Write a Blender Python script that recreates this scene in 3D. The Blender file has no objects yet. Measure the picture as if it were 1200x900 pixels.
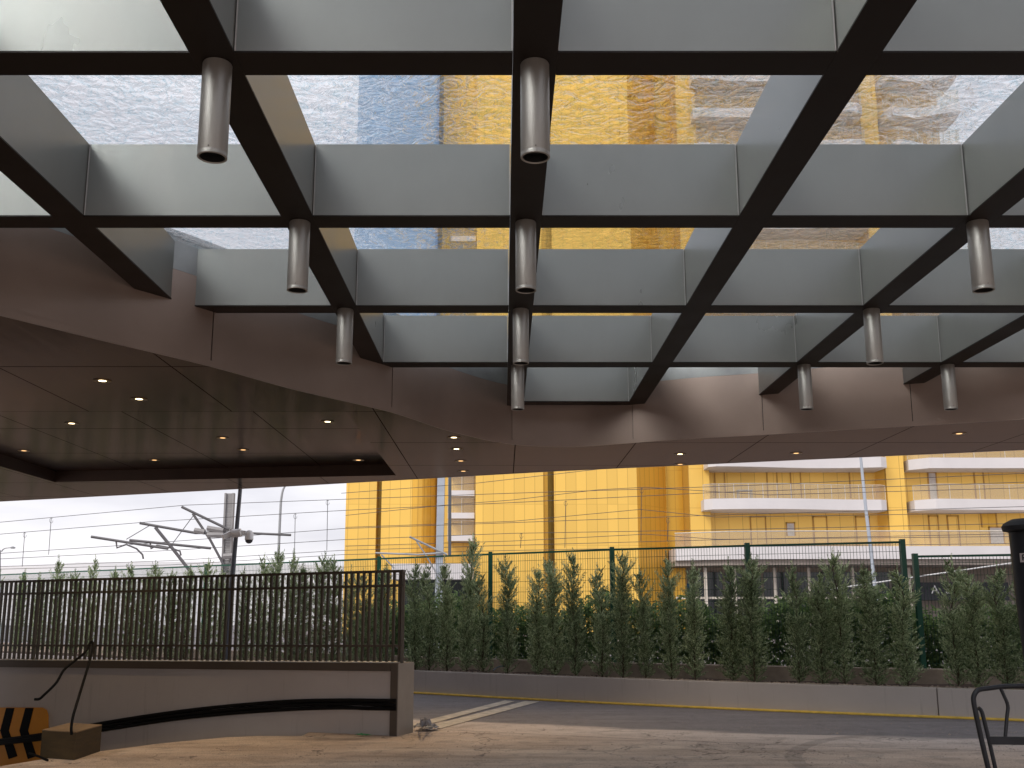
import bpy, math, random
from mathutils import Vector
from mathutils.geometry import tessellate_polygon
R = math.radians
random.seed(7)
C = bpy.context.scene.collection
SC = bpy.context.scene

# ------------------------------------------------------------------ camera
F, TH, CY, CX, EYE = 1200.0, R(11.0), 485.0, 590.0, 1.5
cam = bpy.data.cameras.new("camera"); camo = bpy.data.objects.new("camera", cam); C.objects.link(camo)
camo.location = (0, 0, EYE); camo.rotation_euler = (R(90) + TH, 0, 0)
cam.sensor_width = 36; cam.lens = 36.0 * F / 1200
cam.shift_x = (600 - CX) / 1200.0; cam.shift_y = (CY - 450) / 1200.0
cam.clip_start = 0.05; cam.clip_end = 3000
SC.camera = camo
SC.render.resolution_x, SC.render.resolution_y = 1024, 768

# ------------------------------------------------------------------ world, sun, exposure
w = bpy.data.worlds.new("World"); SC.world = w; w.use_nodes = True
nt = w.node_tree; nt.nodes.clear()
N = nt.nodes.new; L = nt.links.new
out = N('ShaderNodeOutputWorld'); bg = N('ShaderNodeBackground'); bg.inputs['Strength'].default_value = 0.1
sky = N('ShaderNodeTexSky'); sky.sky_type = 'NISHITA'; sky.sun_disc = False
sky.sun_elevation = R(40); sky.sun_rotation = R(218); sky.air_density = 1.2; sky.dust_density = 2.0
tc = N('ShaderNodeTexCoord'); mp = N('ShaderNodeMapping'); mp.inputs['Scale'].default_value = (1.4, 1.4, 5.5)
nz = N('ShaderNodeTexNoise'); nz.inputs['Scale'].default_value = 2.2; nz.inputs['Detail'].default_value = 6; nz.inputs['Roughness'].default_value = .55
cr = N('ShaderNodeValToRGB')
cr.color_ramp.elements[0].position = .36; cr.color_ramp.elements[0].color = (5.7, 5.6, 6.1, 1)
cr.color_ramp.elements[1].position = .66; cr.color_ramp.elements[1].color = (8.0, 7.8, 8.1, 1)
mx = N('ShaderNodeMix'); mx.data_type = 'RGBA'; mx.inputs['Factor'].default_value = .9
L(tc.outputs['Generated'], mp.inputs['Vector']); L(mp.outputs['Vector'], nz.inputs['Vector']); L(nz.outputs['Fac'], cr.inputs['Fac'])
L(sky.outputs['Color'], mx.inputs['A']); L(cr.outputs['Color'], mx.inputs['B'])
L(mx.outputs['Result'], bg.inputs['Color']); L(bg.outputs['Background'], out.inputs['Surface'])
sun = bpy.data.lights.new("sun", 'SUN'); sun.energy = 1.3; sun.angle = R(24); sun.color = (1, .96, .9)
suno = bpy.data.objects.new("sun", sun); C.objects.link(suno)
suno.rotation_euler = (R(50), 0, R(-38))
SC.view_settings.view_transform = 'Standard'; SC.view_settings.look = 'None'
SC.view_settings.exposure = 0.6; SC.view_settings.gamma = 1
SC.render.engine = 'CYCLES'
SC.cycles.max_bounces = 10; SC.cycles.transmission_bounces = 6; SC.cycles.transparent_max_bounces = 24
SC.cycles.glossy_bounces = 5; SC.cycles.diffuse_bounces = 4; SC.cycles.caustics_reflective = False; SC.cycles.caustics_refractive = False
SC.cycles.use_denoising = True; SC.cycles.sample_clamp_indirect = 6

# ------------------------------------------------------------------ pixel -> direction (used once to measure places)
FW = Vector((0, math.cos(TH), math.sin(TH))); UP = Vector((0, -math.sin(TH), math.cos(TH))); RT = Vector((1, 0, 0))
EYEV = Vector((0, 0, EYE))
def ray(x, y): return (FW * F + RT * (x - CX) + UP * (CY - y)) / F
def atZ(x, y, z):
    d = ray(x, y); return EYEV + d * ((z - EYE) / d.z)
def atY(x, y, Y):
    d = ray(x, y); return EYEV + d * (Y / d.y)
def atPl(x, y, p, n):
    d = ray(x, y); return EYEV + d * ((Vector(p) - EYEV).dot(n) / d.dot(n))

# ------------------------------------------------------------------ materials
def lin(r, g, b):
    f = lambda c: (c / 255) / 12.92 if c / 255 <= .04045 else ((c / 255 + .055) / 1.055) ** 2.4
    return (f(r), f(g), f(b), 1)
class NT:
    def __init__(s, name):
        s.m = bpy.data.materials.new(name); s.m.use_nodes = True; s.t = s.m.node_tree
        s.b = s.t.nodes['Principled BSDF']; s.o = s.t.nodes['Material Output']
    def n(s, k, **kw):
        x = s.t.nodes.new(k)
        for a, v in kw.items():
            if a.startswith('_'): setattr(x, a[1:], v)
            else: x.inputs[a].default_value = v
        return x
    def l(s, a, b): s.t.links.new(a, b)
    def coords(s, scale=(1, 1, 1), out='Object'):
        t = s.n('ShaderNodeTexCoord'); m = s.n('ShaderNodeMapping', Scale=scale); s.l(t.outputs[out], m.inputs['Vector']); return m.outputs['Vector']
    def noise(s, v, scale, detail=4, rough=.5, dist=0):
        x = s.n('ShaderNodeTexNoise', Scale=scale, Detail=detail, Roughness=rough, Distortion=dist); s.l(v, x.inputs['Vector']); return x.outputs['Fac']
    def ramp(s, f, stops):
        r = s.n('ShaderNodeValToRGB'); e = r.color_ramp.elements
        while len(e) < len(stops): e.new(.5)
        for i, (p, c) in enumerate(stops):
            e[i].position = p; e[i].color = tuple(c)[:3] + (1,)
        s.l(f, r.inputs['Fac']); return r.outputs['Color']
    def math(s, op, a, b=None, c=None):
        x = s.n('ShaderNodeMath', _operation=op)
        for i, v in enumerate((a, b, c)):
            if v is None: continue
            if isinstance(v, (int, float)): x.inputs[i].default_value = v
            else: s.l(v, x.inputs[i])
        return x.outputs[0]
    def mix(s, f, a, b, mode='MIX'):
        x = s.n('ShaderNodeMix', _data_type='RGBA', _blend_type=mode)
        for k, v in (('Factor', f), ('A', a), ('B', b)):
            if isinstance(v, (int, float)): x.inputs[k].default_value = v
            elif isinstance(v, tuple): x.inputs[k].default_value = tuple(v)[:3] + (1,)
            else: s.l(v, x.inputs[k])
        return x.outputs['Result']
    def bump(s, h, strength=.2, dist=.01):
        b = s.n('ShaderNodeBump', Strength=strength, Distance=dist); s.l(h, b.inputs['Height']); s.l(b.outputs['Normal'], s.b.inputs['Normal']); return b
def basic(name, col, rough=.5, metal=0., var=.15, scale=3., bump=0., spec=None, stretch=(1, 1, 1), bscale=None):
    m = NT(name); v = m.coords(stretch)
    f = m.noise(v, scale, 5, .6)
    c = col[:3]
    m.l(m.ramp(f, [(.3, [x * (1 - var) for x in c]), (.7, [min(1, x * (1 + var)) for x in c])]), m.b.inputs['Base Color'])
    rr = m.n('ShaderNodeMapRange'); rr.inputs['To Min'].default_value = max(.02, rough - .08); rr.inputs['To Max'].default_value = min(1, rough + .08)
    m.l(f, rr.inputs['Value']); m.l(rr.outputs[0], m.b.inputs['Roughness'])
    m.b.inputs['Metallic'].default_value = metal
    if spec is not None: m.b.inputs['Specular IOR Level'].default_value = spec
    if bump: m.bump(m.noise(v, bscale or scale * 12, 4, .6), bump, .01)
    return m.m
M = {}
M['web'] = basic('grey_satin_panel', (.275, .282, .270), .3, .5, .07, 1.0, stretch=(1, 1, .5))
M['cap'] = basic('dark_bronze_cap', (.010, .006, .004), .5, .1, .15, 2, spec=.25)
M['trim'] = basic('sealant_line', (.6, .6, .6), .5)
M['tube'] = basic('brushed_nickel', (.37, .355, .335), .5, .6, .05, 6, stretch=(8, 8, .6))
M['tube_in'] = basic('lamp_inside', (.02, .02, .02), .35, .3)
M['fascia'] = basic('bronze_fascia', (.36, .275, .235), .34, .5, .08, .8, .015, bscale=3)
M['fgrey'] = basic('grey_frame', (.33, .34, .34), .35, .4)
M['roof'] = basic('roof_sheet', (.12, .12, .12), .6)
M['slat'] = basic('bronze_slat', (.085, .068, .050), .5, .1, .15, 2)
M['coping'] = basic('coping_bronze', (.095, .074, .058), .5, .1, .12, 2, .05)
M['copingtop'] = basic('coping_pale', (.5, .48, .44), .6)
M['green'] = basic('green_coating', (.004, .085, .05), .45, 0, .15, 3)
M['wiregreen'] = basic('green_wire', (.01, .06, .04), .5)
M['galv'] = basic('galvanised', (.36, .37, .38), .45, .4, .1, 2)
M['paleblue'] = basic('pale_mast_paint', (.42, .46, .52), .5, .1, .1, 1)
M['concrete_mast'] = basic('pale_mast_lattice', (.30, .29, .29), .7, 0, .12, 2)
M['arm'] = basic('weathered_arm', (.13, .125, .13), .55, .2, .15, 2)
M['darkpole'] = basic('dark_grey_pole', (.10, .11, .13), .45, .3, .1, 2)
M['wire'] = basic('wire_dark', (.07, .065, .07), .6)
M['wirepale'] = basic('wire_pale', (.6, .6, .6), .6)
M['white'] = basic('white_plastic', (.86, .86, .87), .4, 0, .03, 2)
M['lensgrey'] = basic('dome_dark', (.09, .09, .1), .15)
M['black'] = basic('black_plastic', (.005, .005, .0055), .6, 0, .2, 4, .1, spec=.12)
M['blackmetal'] = basic('black_painted_metal', (.022, .023, .028), .36, .3, .2, 8, spec=.35)
M['charcoal'] = basic('charcoal_shell', (.014, .015, .019), .5, 0, .15, 5, .05, spec=.25)
M['sticker'] = basic('sticker_pale', (.45, .40, .40), .6)
M['signink'] = basic('sign_ink', (.004, .004, .005), .7, spec=.1)
M['signorange'] = basic('sign_orange', (.62, .25, .015), .5, 0, .06, 3)
M['wood'] = basic('rough_timber', (.060, .038, .014), .8, 0, .3, 4, .3, stretch=(1, 1, 8))
M['woodtop'] = basic('sawn_timber', (.24, .16, .09), .8, 0, .25, 5, .3)
M['yellow'] = basic('yellow_road_paint', (.80, .54, .09), .6, 0, .2, 8)
M['cream'] = basic('worn_white_paint', (.60, .54, .46), .7, 0, .3, 6)
M['soil'] = basic('dark_soil', (.055, .032, .022), .95, 0, .5, 7, .8)
M['kerbback'] = basic('stained_kerb', (.42, .34, .28), .85, 0, .3, 3, .3)
M['bark'] = basic('bark', (.09, .07, .045), .9, 0, .3, 9, .5)
M['plastic_sheet'] = basic('crumpled_sheet', (.20, .20, .23), .4, 0, .5, 9, .2)
M['leaf_scrap'] = basic('green_scrap', (.03, .25, .08), .6)
M['hose'] = basic('blue_hose', (.10, .15, .20), .4)
M['podium'] = basic('white_render', (.68, .655, .66), .6, 0, .04, .6)
M['beige'] = basic('beige_band', (.36, .31, .27), .7, 0, .1, .6)
M['rail'] = basic('pale_rail', (.62, .58, .50), .5)
M['darkglass'] = basic('dark_shop_glass', (.02, .025, .03), .1, 0, .4, .5)
M['blueglass'] = basic('blue_window', (.02, .13, .24), .12, 0, .4, .5)
M['shopdark'] = basic('shop_sign_board', (.012, .014, .022), .5)
M['mullion'] = basic('beige_column', (.62, .56, .48), .6)
M['doorwhite'] = basic('pale_door', (.62, .58, .56), .4)
M['frame'] = basic('ochre_frame', (.50, .27, .05), .5)
M['back'] = basic('shade_wall_stone', (.16, .13, .11), .6, 0, .2, .8)
M['car'] = basic('silver_paint', (.55, .56, .58), .25, .3)
M['ballast'] = basic('ballast', (.24, .22, .21), .9, 0, .4, 2, .5)

def gold(name, col, jx, jz, ox=0., rough=.33, metal=.25, dark=.36, wj=.05):
    m = NT(name); t = m.n('ShaderNodeTexCoord'); s = m.n('ShaderNodeSeparateXYZ'); m.l(t.outputs['Object'], s.inputs[0])
    def line(axis, per, off, wd):
        a = m.math('ADD', axis, 500 * per - off); fr = m.math('FRACT', m.math('DIVIDE', a, per))
        return m.math('LESS_THAN', fr, wd / per)
    k = m.math('MAXIMUM', line(s.outputs['X'], jx, ox, wj), m.math('MULTIPLY', line(s.outputs['Z'], jz, .3, wj), .6))
    # per panel tone
    ix = m.math('FLOOR', m.math('DIVIDE', m.math('ADD', s.outputs['X'], 500 * jx - ox), jx)); iz = m.math('FLOOR', m.math('DIVIDE', m.math('ADD', s.outputs['Z'], 500 * jz - .3), jz))
    cb = m.n('ShaderNodeCombineXYZ'); m.l(ix, cb.inputs[0]); m.l(iz, cb.inputs[1]); wn = m.n('ShaderNodeTexWhiteNoise', _noise_dimensions='2D'); m.l(cb.outputs[0], wn.inputs['Vector'])
    base = m.ramp(wn.outputs['Value'], [(0, [c * .93 for c in col]), (1, [min(1, c * 1.05) for c in col])])
    nf = m.noise(m.coords((1, 1, .12)), .8, 4, .6)
    base = m.mix(m.math('MULTIPLY', nf, .18), base, (col[0] * .8, col[1] * .72, col[2] * .6))
    m.l(m.mix(m.math('MULTIPLY', k, dark), base, (col[0] * .35, col[1] * .28, col[2] * .25)), m.b.inputs['Base Color'])
    m.b.inputs['Roughness'].default_value = rough; m.b.inputs['Metallic'].default_value = metal
    return m.m
GC = (.93, .59, .125)
M['gold'] = gold('gold_cladding', GC, .76, 3.0)
M['gold_wide'] = gold('gold_cladding_wide', GC, 1.05, 2.95, .2, dark=.5)
M['gold_fine'] = gold('gold_cladding_fine', (.88, .50, .07), .42, 3.0, dark=.35)  # deeper gold on curved and angled walls: their shading put into the colour
M['gold_deep_shade'] = gold('gold_cladding_shaded', (.74, .42, .05), .6, 3.0, rough=.25, metal=.45, dark=.4)  # same cladding darkened, shade of the set-back strips painted in
M['gold_dark_shade'] = gold('gold_recess_shaded', (.45, .29, .04), .9, 3.0, rough=.3, metal=.4)  # deepest recesses: their shade is put into the gold
M['blue'] = gold('blue_curtain_wall', (.36, .50, .68), 1.5, 2.95, rough=.12, metal=.5, dark=.3)
M['blue_dark'] = gold('blue_curtain_wall_dark', (.15, .25, .43), 1.5, 2.95, rough=.12, metal=.5, dark=.3)

def glass_mat():
    m = NT('hammered_glass'); v = m.coords()
    a = m.noise(v, 7.5, 3, .5, 1.6)
    vr = m.n('ShaderNodeTexVoronoi', Scale=11); vr.feature = 'SMOOTH_F1'; m.l(v, vr.inputs['Vector'])
    h = m.math('ADD', a, m.math('MULTIPLY', vr.outputs['Distance'], .5))
    bp = m.n('ShaderNodeBump', Strength=.85, Distance=.03); m.l(h, bp.inputs['Height'])
    rg = m.math('ABSOLUTE', m.math('SUBTRACT', m.noise(v, 9, 2, .5, 1.8), .5)); refl_tint = m.ramp(rg, [(0, (.70, .82, .87)), (.02, (.93, .975, .99)), (.06, (.985, .995, 1))])  # squiggle tint paints in the uneven reflection of the hammered glass
    rf = m.n('ShaderNodeBsdfRefraction', IOR=1.14, Roughness=.0); m.l(refl_tint, rf.inputs['Color']); m.l(bp.outputs['Normal'], rf.inputs['Normal'])
    gl = m.n('ShaderNodeBsdfGlossy', Roughness=.08); m.l(bp.outputs['Normal'], gl.inputs['Normal'])
    tr = m.n('ShaderNodeBsdfTransparent'); m.l(refl_tint, tr.inputs['Color'])
    m1 = m.n('ShaderNodeMixShader', Fac=.68); m.l(rf.outputs[0], m1.inputs[1]); m.l(tr.outputs[0], m1.inputs[2])
    m2 = m.n('ShaderNodeMixShader', Fac=.05); m.l(m1.outputs[0], m2.inputs[1]); m.l(gl.outputs[0], m2.inputs[2])
    m.l(m2.outputs[0], m.o.inputs['Surface']); return m.m
M['glass'] = glass_mat()
def clear(name, col, fac):
    m = NT(name); tr = m.n('ShaderNodeBsdfTransparent', Color=col); ms = m.n('ShaderNodeMixShader', Fac=fac)
    m.b.inputs['Base Color'].default_value = (.75, .7, .62, 1); m.b.inputs['Roughness'].default_value = .15
    m.l(tr.outputs[0], ms.inputs[1]); m.l(m.b.outputs[0], ms.inputs[2]); m.l(ms.outputs[0], m.o.inputs['Surface']); return m.m
M['railglass'] = clear('balcony_glass', (.95, .95, .93, 1), .14)
def emit(name, col, s):
    m = NT(name); m.b.inputs['Emission Color'].default_value = col; m.b.inputs['Emission Strength'].default_value = s; m.b.inputs['Base Color'].default_value = (.8, .7, .5, 1); return m.m
M['lamp_on'] = emit('lamp_on', (1, .78, .45, 1), 4)
M['lamp_dim'] = emit('lamp_dim', (1, .55, .22, 1), 1.2)
M['brass'] = basic('brass_ring', (.30, .20, .08), .4, .7)

def foliage(name, c1, c2, c3):
    m = NT(name); v = m.coords(); g = m.n('ShaderNodeNewGeometry'); oi = m.n('ShaderNodeObjectInfo')
    f = m.noise(v, 4, 3, .6)
    k = m.math('ADD', m.math('MULTIPLY', g.outputs['Random Per Island'], .55), m.math('MULTIPLY', f, .45))
    k = m.math('ADD', k, m.math('MULTIPLY', m.math('SUBTRACT', oi.outputs['Random'], .5), .12))
    m.l(m.ramp(k, [(.25, c1), (.5, c2), (.78, c3)]), m.b.inputs['Base Color']); m.b.inputs['Roughness'].default_value = .6
    m.b.inputs['Specular IOR Level'].default_value = .3
    tl = m.n('ShaderNodeBsdfTranslucent'); cr_ = m.ramp(k, [(.2, [c * 1.3 for c in c1]), (.5, [c * 1.4 for c in c2]), (.85, [c * 1.5 for c in c3])]); m.l(cr_, tl.inputs['Color'])
    ms = m.n('ShaderNodeMixShader', Fac=.48); m.l(m.b.outputs[0], ms.inputs[1]); m.l(tl.outputs[0], ms.inputs[2]); m.l(ms.outputs[0], m.o.inputs['Surface']); return m.m
M['conifer'] = foliage('conifer_leaves', (.10, .135, .075), (.27, .35, .195), (.58, .64, .42))
M['hedge'] = foliage('hedge_leaves', (.06, .10, .04), (.13, .20, .075), (.25, .36, .14))

def ground_mat():
    m = NT('paving_and_asphalt'); t = m.n('ShaderNodeTexCoord'); s = m.n('ShaderNodeSeparateXYZ'); m.l(t.outputs['Object'], s.inputs[0])
    X, Y = s.outputs['X'], s.outputs['Y']
    v = m.coords((1, 1, 1)); vs = m.coords((.35, 1.6, 1))
    X2 = m.math('MULTIPLY', X, X)
    line = m.math('ADD', m.math('ADD', m.math('MULTIPLY', X, -.44), 14.75), m.math('MULTIPLY', X2, .022))
    d = m.math('SUBTRACT', Y, line)
    n1 = m.noise(vs, 1.3, 6, .62); n2 = m.noise(v, 7, 6, .65); n3 = m.noise(v, 60, 4, .6); n4 = m.noise(vs, .5, 3, .5)
    dd = m.math('ADD', d, m.math('MULTIPLY', m.math('SUBTRACT', n1, .5), .9))
    mr = m.n('ShaderNodeMapRange', _interpolation_type='SMOOTHSTEP'); mr.inputs['From Min'].default_value = -.14; mr.inputs['From Max'].default_value = .14; m.l(dd, mr.inputs['Value'])
    asph = m.ramp(n2, [(.3, (.165, .152, .162)), (.7, (.225, .208, .222))])
    asph = m.mix(m.math('MULTIPLY', m.ramp(n1, [(.5, (0, 0, 0)), (.75, (1, 1, 1))]), .35), asph, (.28, .26, .26))
    # dusty concrete: pinkish grey far, brown near/left
    mr2 = m.n('ShaderNodeMapRange', _interpolation_type='SMOOTHSTEP'); mr2.inputs['From Min'].default_value = -2.2; mr2.inputs['From Max'].default_value = -.2
    m.l(m.math('ADD', d, m.math('MULTIPLY', m.math('SUBTRACT', n4, .5), 1.6)), mr2.inputs['Value'])
    tan = m.ramp(n1, [(.3, (.40, .305, .24)), (.5, (.56, .44, .36)), (.72, (.70, .585, .49))])
    pink = m.ramp(n1, [(.3, (.54, .465, .43)), (.7, (.72, .635, .60))])
    dust = m.mix(mr2.outputs[0], tan, pink)
    dust = m.mix(m.math('MULTIPLY', m.ramp(m.noise(m.coords((.25, 2.4, 1)), 2.2, 5, .7), [(.52, (0, 0, 0)), (.66, (1, 1, 1))]), .28), dust, (.20, .155, .125))
    # curved tyre mark
    dx = m.math('SUBTRACT', X, 6.2); dy = m.math('SUBTRACT', Y, 10.6)
    rr = m.math('SQRT', m.math('ADD', m.math('MULTIPLY', dx, dx), m.math('MULTIPLY', dy, dy)))
    ring = m.math('LESS_THAN', m.math('ABSOLUTE', m.math('SUBTRACT', rr, m.math('ADD', 3.15, m.math('MULTIPLY', n1, .12)))), .09)
    dust = m.mix(m.math('MULTIPLY', ring, m.math('MULTIPLY', n2, .7)), dust, (.12, .10, .09))
    # blotches, hairline cracks, grit
    n5 = m.noise(v, 2.6, 7, .72, .6); dust = m.mix(m.math('MULTIPLY', m.ramp(n5, [(.50, (0, 0, 0)), (.60, (1, 1, 1))]), .38), dust, (.20, .165, .145))
    n6 = m.noise(m.coords((.8, 1.7, 1), 'Object'), 9, 6, .75); dust = m.mix(m.math('MULTIPLY', m.ramp(n6, [(.56, (0, 0, 0)), (.64, (1, 1, 1))]), .28), dust, (.62, .55, .47))
    vo = m.n('ShaderNodeTexVoronoi', Scale=.55); vo.feature = 'DISTANCE_TO_EDGE'
    wv_ = m.n('ShaderNodeVectorMath', _operation='ADD'); nn = m.n('ShaderNodeTexNoise', Scale=2.2, Detail=4); m.l(v, nn.inputs['Vector']); m.l(v, wv_.inputs[0]); m.l(nn.outputs['Color'], wv_.inputs[1]); m.l(wv_.outputs[0], vo.inputs['Vector'])
    crk = m.math('MULTIPLY', m.math('LESS_THAN', vo.outputs['Distance'], .006), m.math('GREATER_THAN', n4, .47))
    dust = m.mix(m.math('MULTIPLY', crk, .75), dust, (.09, .07, .06))
    dl2 = m.math('LESS_THAN', m.math('ABSOLUTE', m.math('ADD', d, m.math('ADD', 1.15, m.math('MULTIPLY', m.math('SUBTRACT', n2, .5), .08)))), .016)
    dust = m.mix(m.math('MULTIPLY', dl2, .7), dust, (.12, .09, .08))
    asph = m.mix(m.math('MULTIPLY', m.ramp(n5, [(.52, (0, 0, 0)), (.66, (1, 1, 1))]), .35), asph, (.085, .08, .085))
    col = m.mix(mr.outputs[0], dust, asph)
    col = m.mix(.55, col, m.ramp(n3, [(.30, (.12, .12, .12)), (.70, (.88, .88, .88))]), 'OVERLAY')
    m.l(col, m.b.inputs['Base Color']); m.b.inputs['Roughness'].default_value = .75
    m.l(m.ramp(n1, [(.35, (.85,) * 3), (.7, (.6,) * 3)]), m.b.inputs['Roughness'])
    m.bump(m.math('ADD', n3, m.math('MULTIPLY', n2, 1.5)), .6, .012); return m.m
M['ground'] = ground_mat()
def plaster():
    m = NT('painted_concrete'); v = m.coords()
    n1 = m.noise(v, .7, 5, .6); n2 = m.noise(m.coords((5, 5, .35)), 2.2, 5, .65); n3 = m.noise(v, 30, 4, .6)
    c = m.ramp(n1, [(.3, (.45, .405, .385)), (.7, (.53, .48, .455))])
    st = m.ramp(n2, [(.58, (0, 0, 0)), (.72, (1, 1, 1))])
    c = m.mix(m.math('MULTIPLY', st, .28), c, (.17, .14, .12))
    m.l(c, m.b.inputs['Base Color']); m.b.inputs['Roughness'].default_value = .7; m.bump(n3, .15, .005); return m.m
M['plaster'] = plaster()
def soffit():
    m = NT('glossy_bronze_soffit'); t = m.n('ShaderNodeTexCoord'); s = m.n('ShaderNodeSeparateXYZ'); m.l(t.outputs['Object'], s.inputs[0])
    def jt(ax, per, off, wd):
        a = m.math('SUBTRACT', m.math('FRACT', m.math('ADD', m.math('DIVIDE', m.math('SUBTRACT', ax, off), per), 100.5)), .5)
        return m.math('LESS_THAN', m.math('ABSOLUTE', a), wd / per / 2)
    k = m.math('MAXIMUM', jt(s.outputs['X'], GW, GX0, .014), jt(s.outputs['Y'], GD, SOFY0, .022))
    st = m.noise(m.coords((2.6, .18, 1)), 1.6, 5, .6)
    nf = m.noise(m.coords((1, .5, 1)), .9, 4, .6)
    m.l(m.ramp(nf, [(.3, (.022, .011, .007)), (.7, (.036, .020, .013))]), m.b.inputs['Base Color'])
    m.b.inputs['Roughness'].default_value = .5; m.b.inputs['Specular IOR Level'].default_value = .15
    gl = m.n('ShaderNodeBsdfGlossy', Color=(.56, .39, .28, 1)); m.l(m.math('ADD', .04, m.math('MULTIPLY', st, .22)), gl.inputs['Roughness'])
    bp = m.n('ShaderNodeBump', Strength=.2, Distance=.02); m.l(m.math('ADD', st, m.math('MULTIPLY', nf, .6)), bp.inputs['Height']); m.l(bp.outputs['Normal'], gl.inputs['Normal'])
    m1 = m.n('ShaderNodeMixShader', Fac=.36); m.l(m.b.outputs[0], m1.inputs[1]); m.l(gl.outputs[0], m1.inputs[2])
    dk = m.n('ShaderNodeBsdfDiffuse', Color=(.014, .010, .008, 1)); m2 = m.n('ShaderNodeMixShader'); m.l(k, m2.inputs[0]); m.l(m1.outputs[0], m2.inputs[1]); m.l(dk.outputs[0], m2.inputs[2])
    m.l(m2.outputs[0], m.o.inputs['Surface']); return m.m

# ------------------------------------------------------------------ mesh helpers
class MB:
    def __init__(s): s.v = []; s.f = []
    def add(s, vs, fs):
        o = len(s.v); s.v += [tuple(p) for p in vs]; s.f += [tuple(i + o for i in f) for f in fs]; return s
    def box(s, a, b):
        (x0, y0, z0), (x1, y1, z1) = a, b
        x0, x1 = sorted((x0, x1)); y0, y1 = sorted((y0, y1)); z0, z1 = sorted((z0, z1))
        return s.add([(x0, y0, z0), (x1, y0, z0), (x1, y1, z0), (x0, y1, z0), (x0, y0, z1), (x1, y0, z1), (x1, y1, z1), (x0, y1, z1)],
                     [(0, 3, 2, 1), (4, 5, 6, 7), (0, 1, 5, 4), (1, 2, 6, 5), (2, 3, 7, 6), (3, 0, 4, 7)])
    def prism(s, poly, z0, z1):
        """poly: list of (x,y) or (x,y,dz)"""
        a = sum(poly[i][0] * poly[(i + 1) % len(poly)][1] - poly[(i + 1) % len(poly)][0] * poly[i][1] for i in range(len(poly)))
        if a < 0: poly = poly[::-1]
        n = len(poly); tri = tessellate_polygon([[Vector((p[0], p[1], 0)) for p in poly]])
        vs = [(p[0], p[1], z0) for p in poly] + [(p[0], p[1], z1) for p in poly]
        fs = [(i, (i + 1) % n, (i + 1) % n + n, i + n) for i in range(n)]
        for t in tri:
            A, B, D = [poly[i] for i in t]
            if (B[0] - A[0]) * (D[1] - A[1]) - (D[0] - A[0]) * (B[1] - A[1]) < 0: t = t[::-1]
            fs.append(tuple(i + n for i in t)); fs.append(tuple(reversed(t)))
        return s.add(vs, fs)
    def bar(s, p, q, w, h=None, up=(0, 0, 1)):
        p, q = Vector(p), Vector(q); h = h or w; d = (q - p).normalized(); u = Vector(up)
        if abs(d.dot(u)) > .98: u = Vector((0, 1, 0))
        r = d.cross(u).normalized(); u = r.cross(d).normalized(); r = r * w / 2; u = u * h / 2
        vs = [p - r - u, p + r - u, p + r + u, p - r + u, q - r - u, q + r - u, q + r + u, q - r + u]
        return s.add(vs, [(0, 3, 2, 1), (4, 5, 6, 7), (0, 1, 5, 4), (1, 2, 6, 5), (2, 3, 7, 6), (3, 0, 4, 7)][::1])
    def tube(s, pts, r, n=8, r2=None, cap=True):
        pts = [Vector(p) for p in pts]; k = len(pts); rings = []; prev = None
        for i, p in enumerate(pts):
            d = (pts[min(i + 1, k - 1)] - pts[max(i - 1, 0)]).normalized()
            if prev is None:
                a = Vector((0, 0, 1)) if abs(d.z) < .9 else Vector((1, 0, 0)); u = d.cross(a).normalized()
            else: u = (prev - d * prev.dot(d)).normalized()
            prev = u; vv = d.cross(u); rad = r if r2 is None else r + (r2 - r) * i / (k - 1)
            rings.append([p + (u * math.cos(2 * math.pi * j / n) + vv * math.sin(2 * math.pi * j / n)) * rad for j in range(n)])
        vs = [q for g in rings for q in g]; fs = []
        for i in range(k - 1):
            for j in range(n): fs.append((i * n + j, i * n + (j + 1) % n, (i + 1) * n + (j + 1) % n, (i + 1) * n + j))
        if cap: fs.append(tuple(range(n))[::-1]); fs.append(tuple((k - 1) * n + j for j in range(n)))
        return s.add(vs, fs)
    def lathe(s, prof, c=(0, 0, 0), n=24):
        vs = []; fs = []; k = len(prof)
        for r, z in prof:
            for j in range(n):
                a = 2 * math.pi * j / n; vs.append((c[0] + r * math.cos(a), c[1] + r * math.sin(a), c[2] + z))
        for i in range(k - 1):
            for j in range(n): fs.append((i * n + j, i * n + (j + 1) % n, (i + 1) * n + (j + 1) % n, (i + 1) * n + j))
        if prof[0][0] > 1e-4: fs.append(tuple(range(n))[::-1])
        if prof[-1][0] > 1e-4: fs.append(tuple((k - 1) * n + j for j in range(n)))
        return s.add(vs, fs)
    def build(s, name, mat, parent=None, smooth=False, bevel=0, loc=None):
        me = bpy.data.meshes.new(name)
        vs = s.v
        if loc is not None: vs = [(x - loc[0], y - loc[1], z - loc[2]) for x, y, z in vs]
        me.from_pydata(vs, [], s.f); me.update()
        me.materials.append(M[mat] if isinstance(mat, str) else mat)
        if smooth:
            me.polygons.foreach_set('use_smooth', [True] * len(me.polygons))
            try: me.set_sharp_from_angle(angle=R(40))
            except Exception: pass
        o = bpy.data.objects.new(name, me); C.objects.link(o)
        if parent is not None: o.parent = parent
        if loc is not None: o.location = loc
        if bevel:
            b = o.modifiers.new('bevel', 'BEVEL'); b.width = bevel; b.segments = 2; b.limit_method = 'ANGLE'
        return o
def tag(o, label=None, cat=None, group=None, kind=None):
    if label: o['label'] = label
    if cat: o['category'] = cat
    if group: o['group'] = group
    if kind: o['kind'] = kind
    return o
def empty(name, label, cat, loc=(0, 0, 0), group=None, rz=0):
    o = bpy.data.objects.new(name, None); C.objects.link(o); o.location = loc; o.rotation_euler[2] = rz; o.empty_display_size = .1
    return tag(o, label, cat, group)
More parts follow.
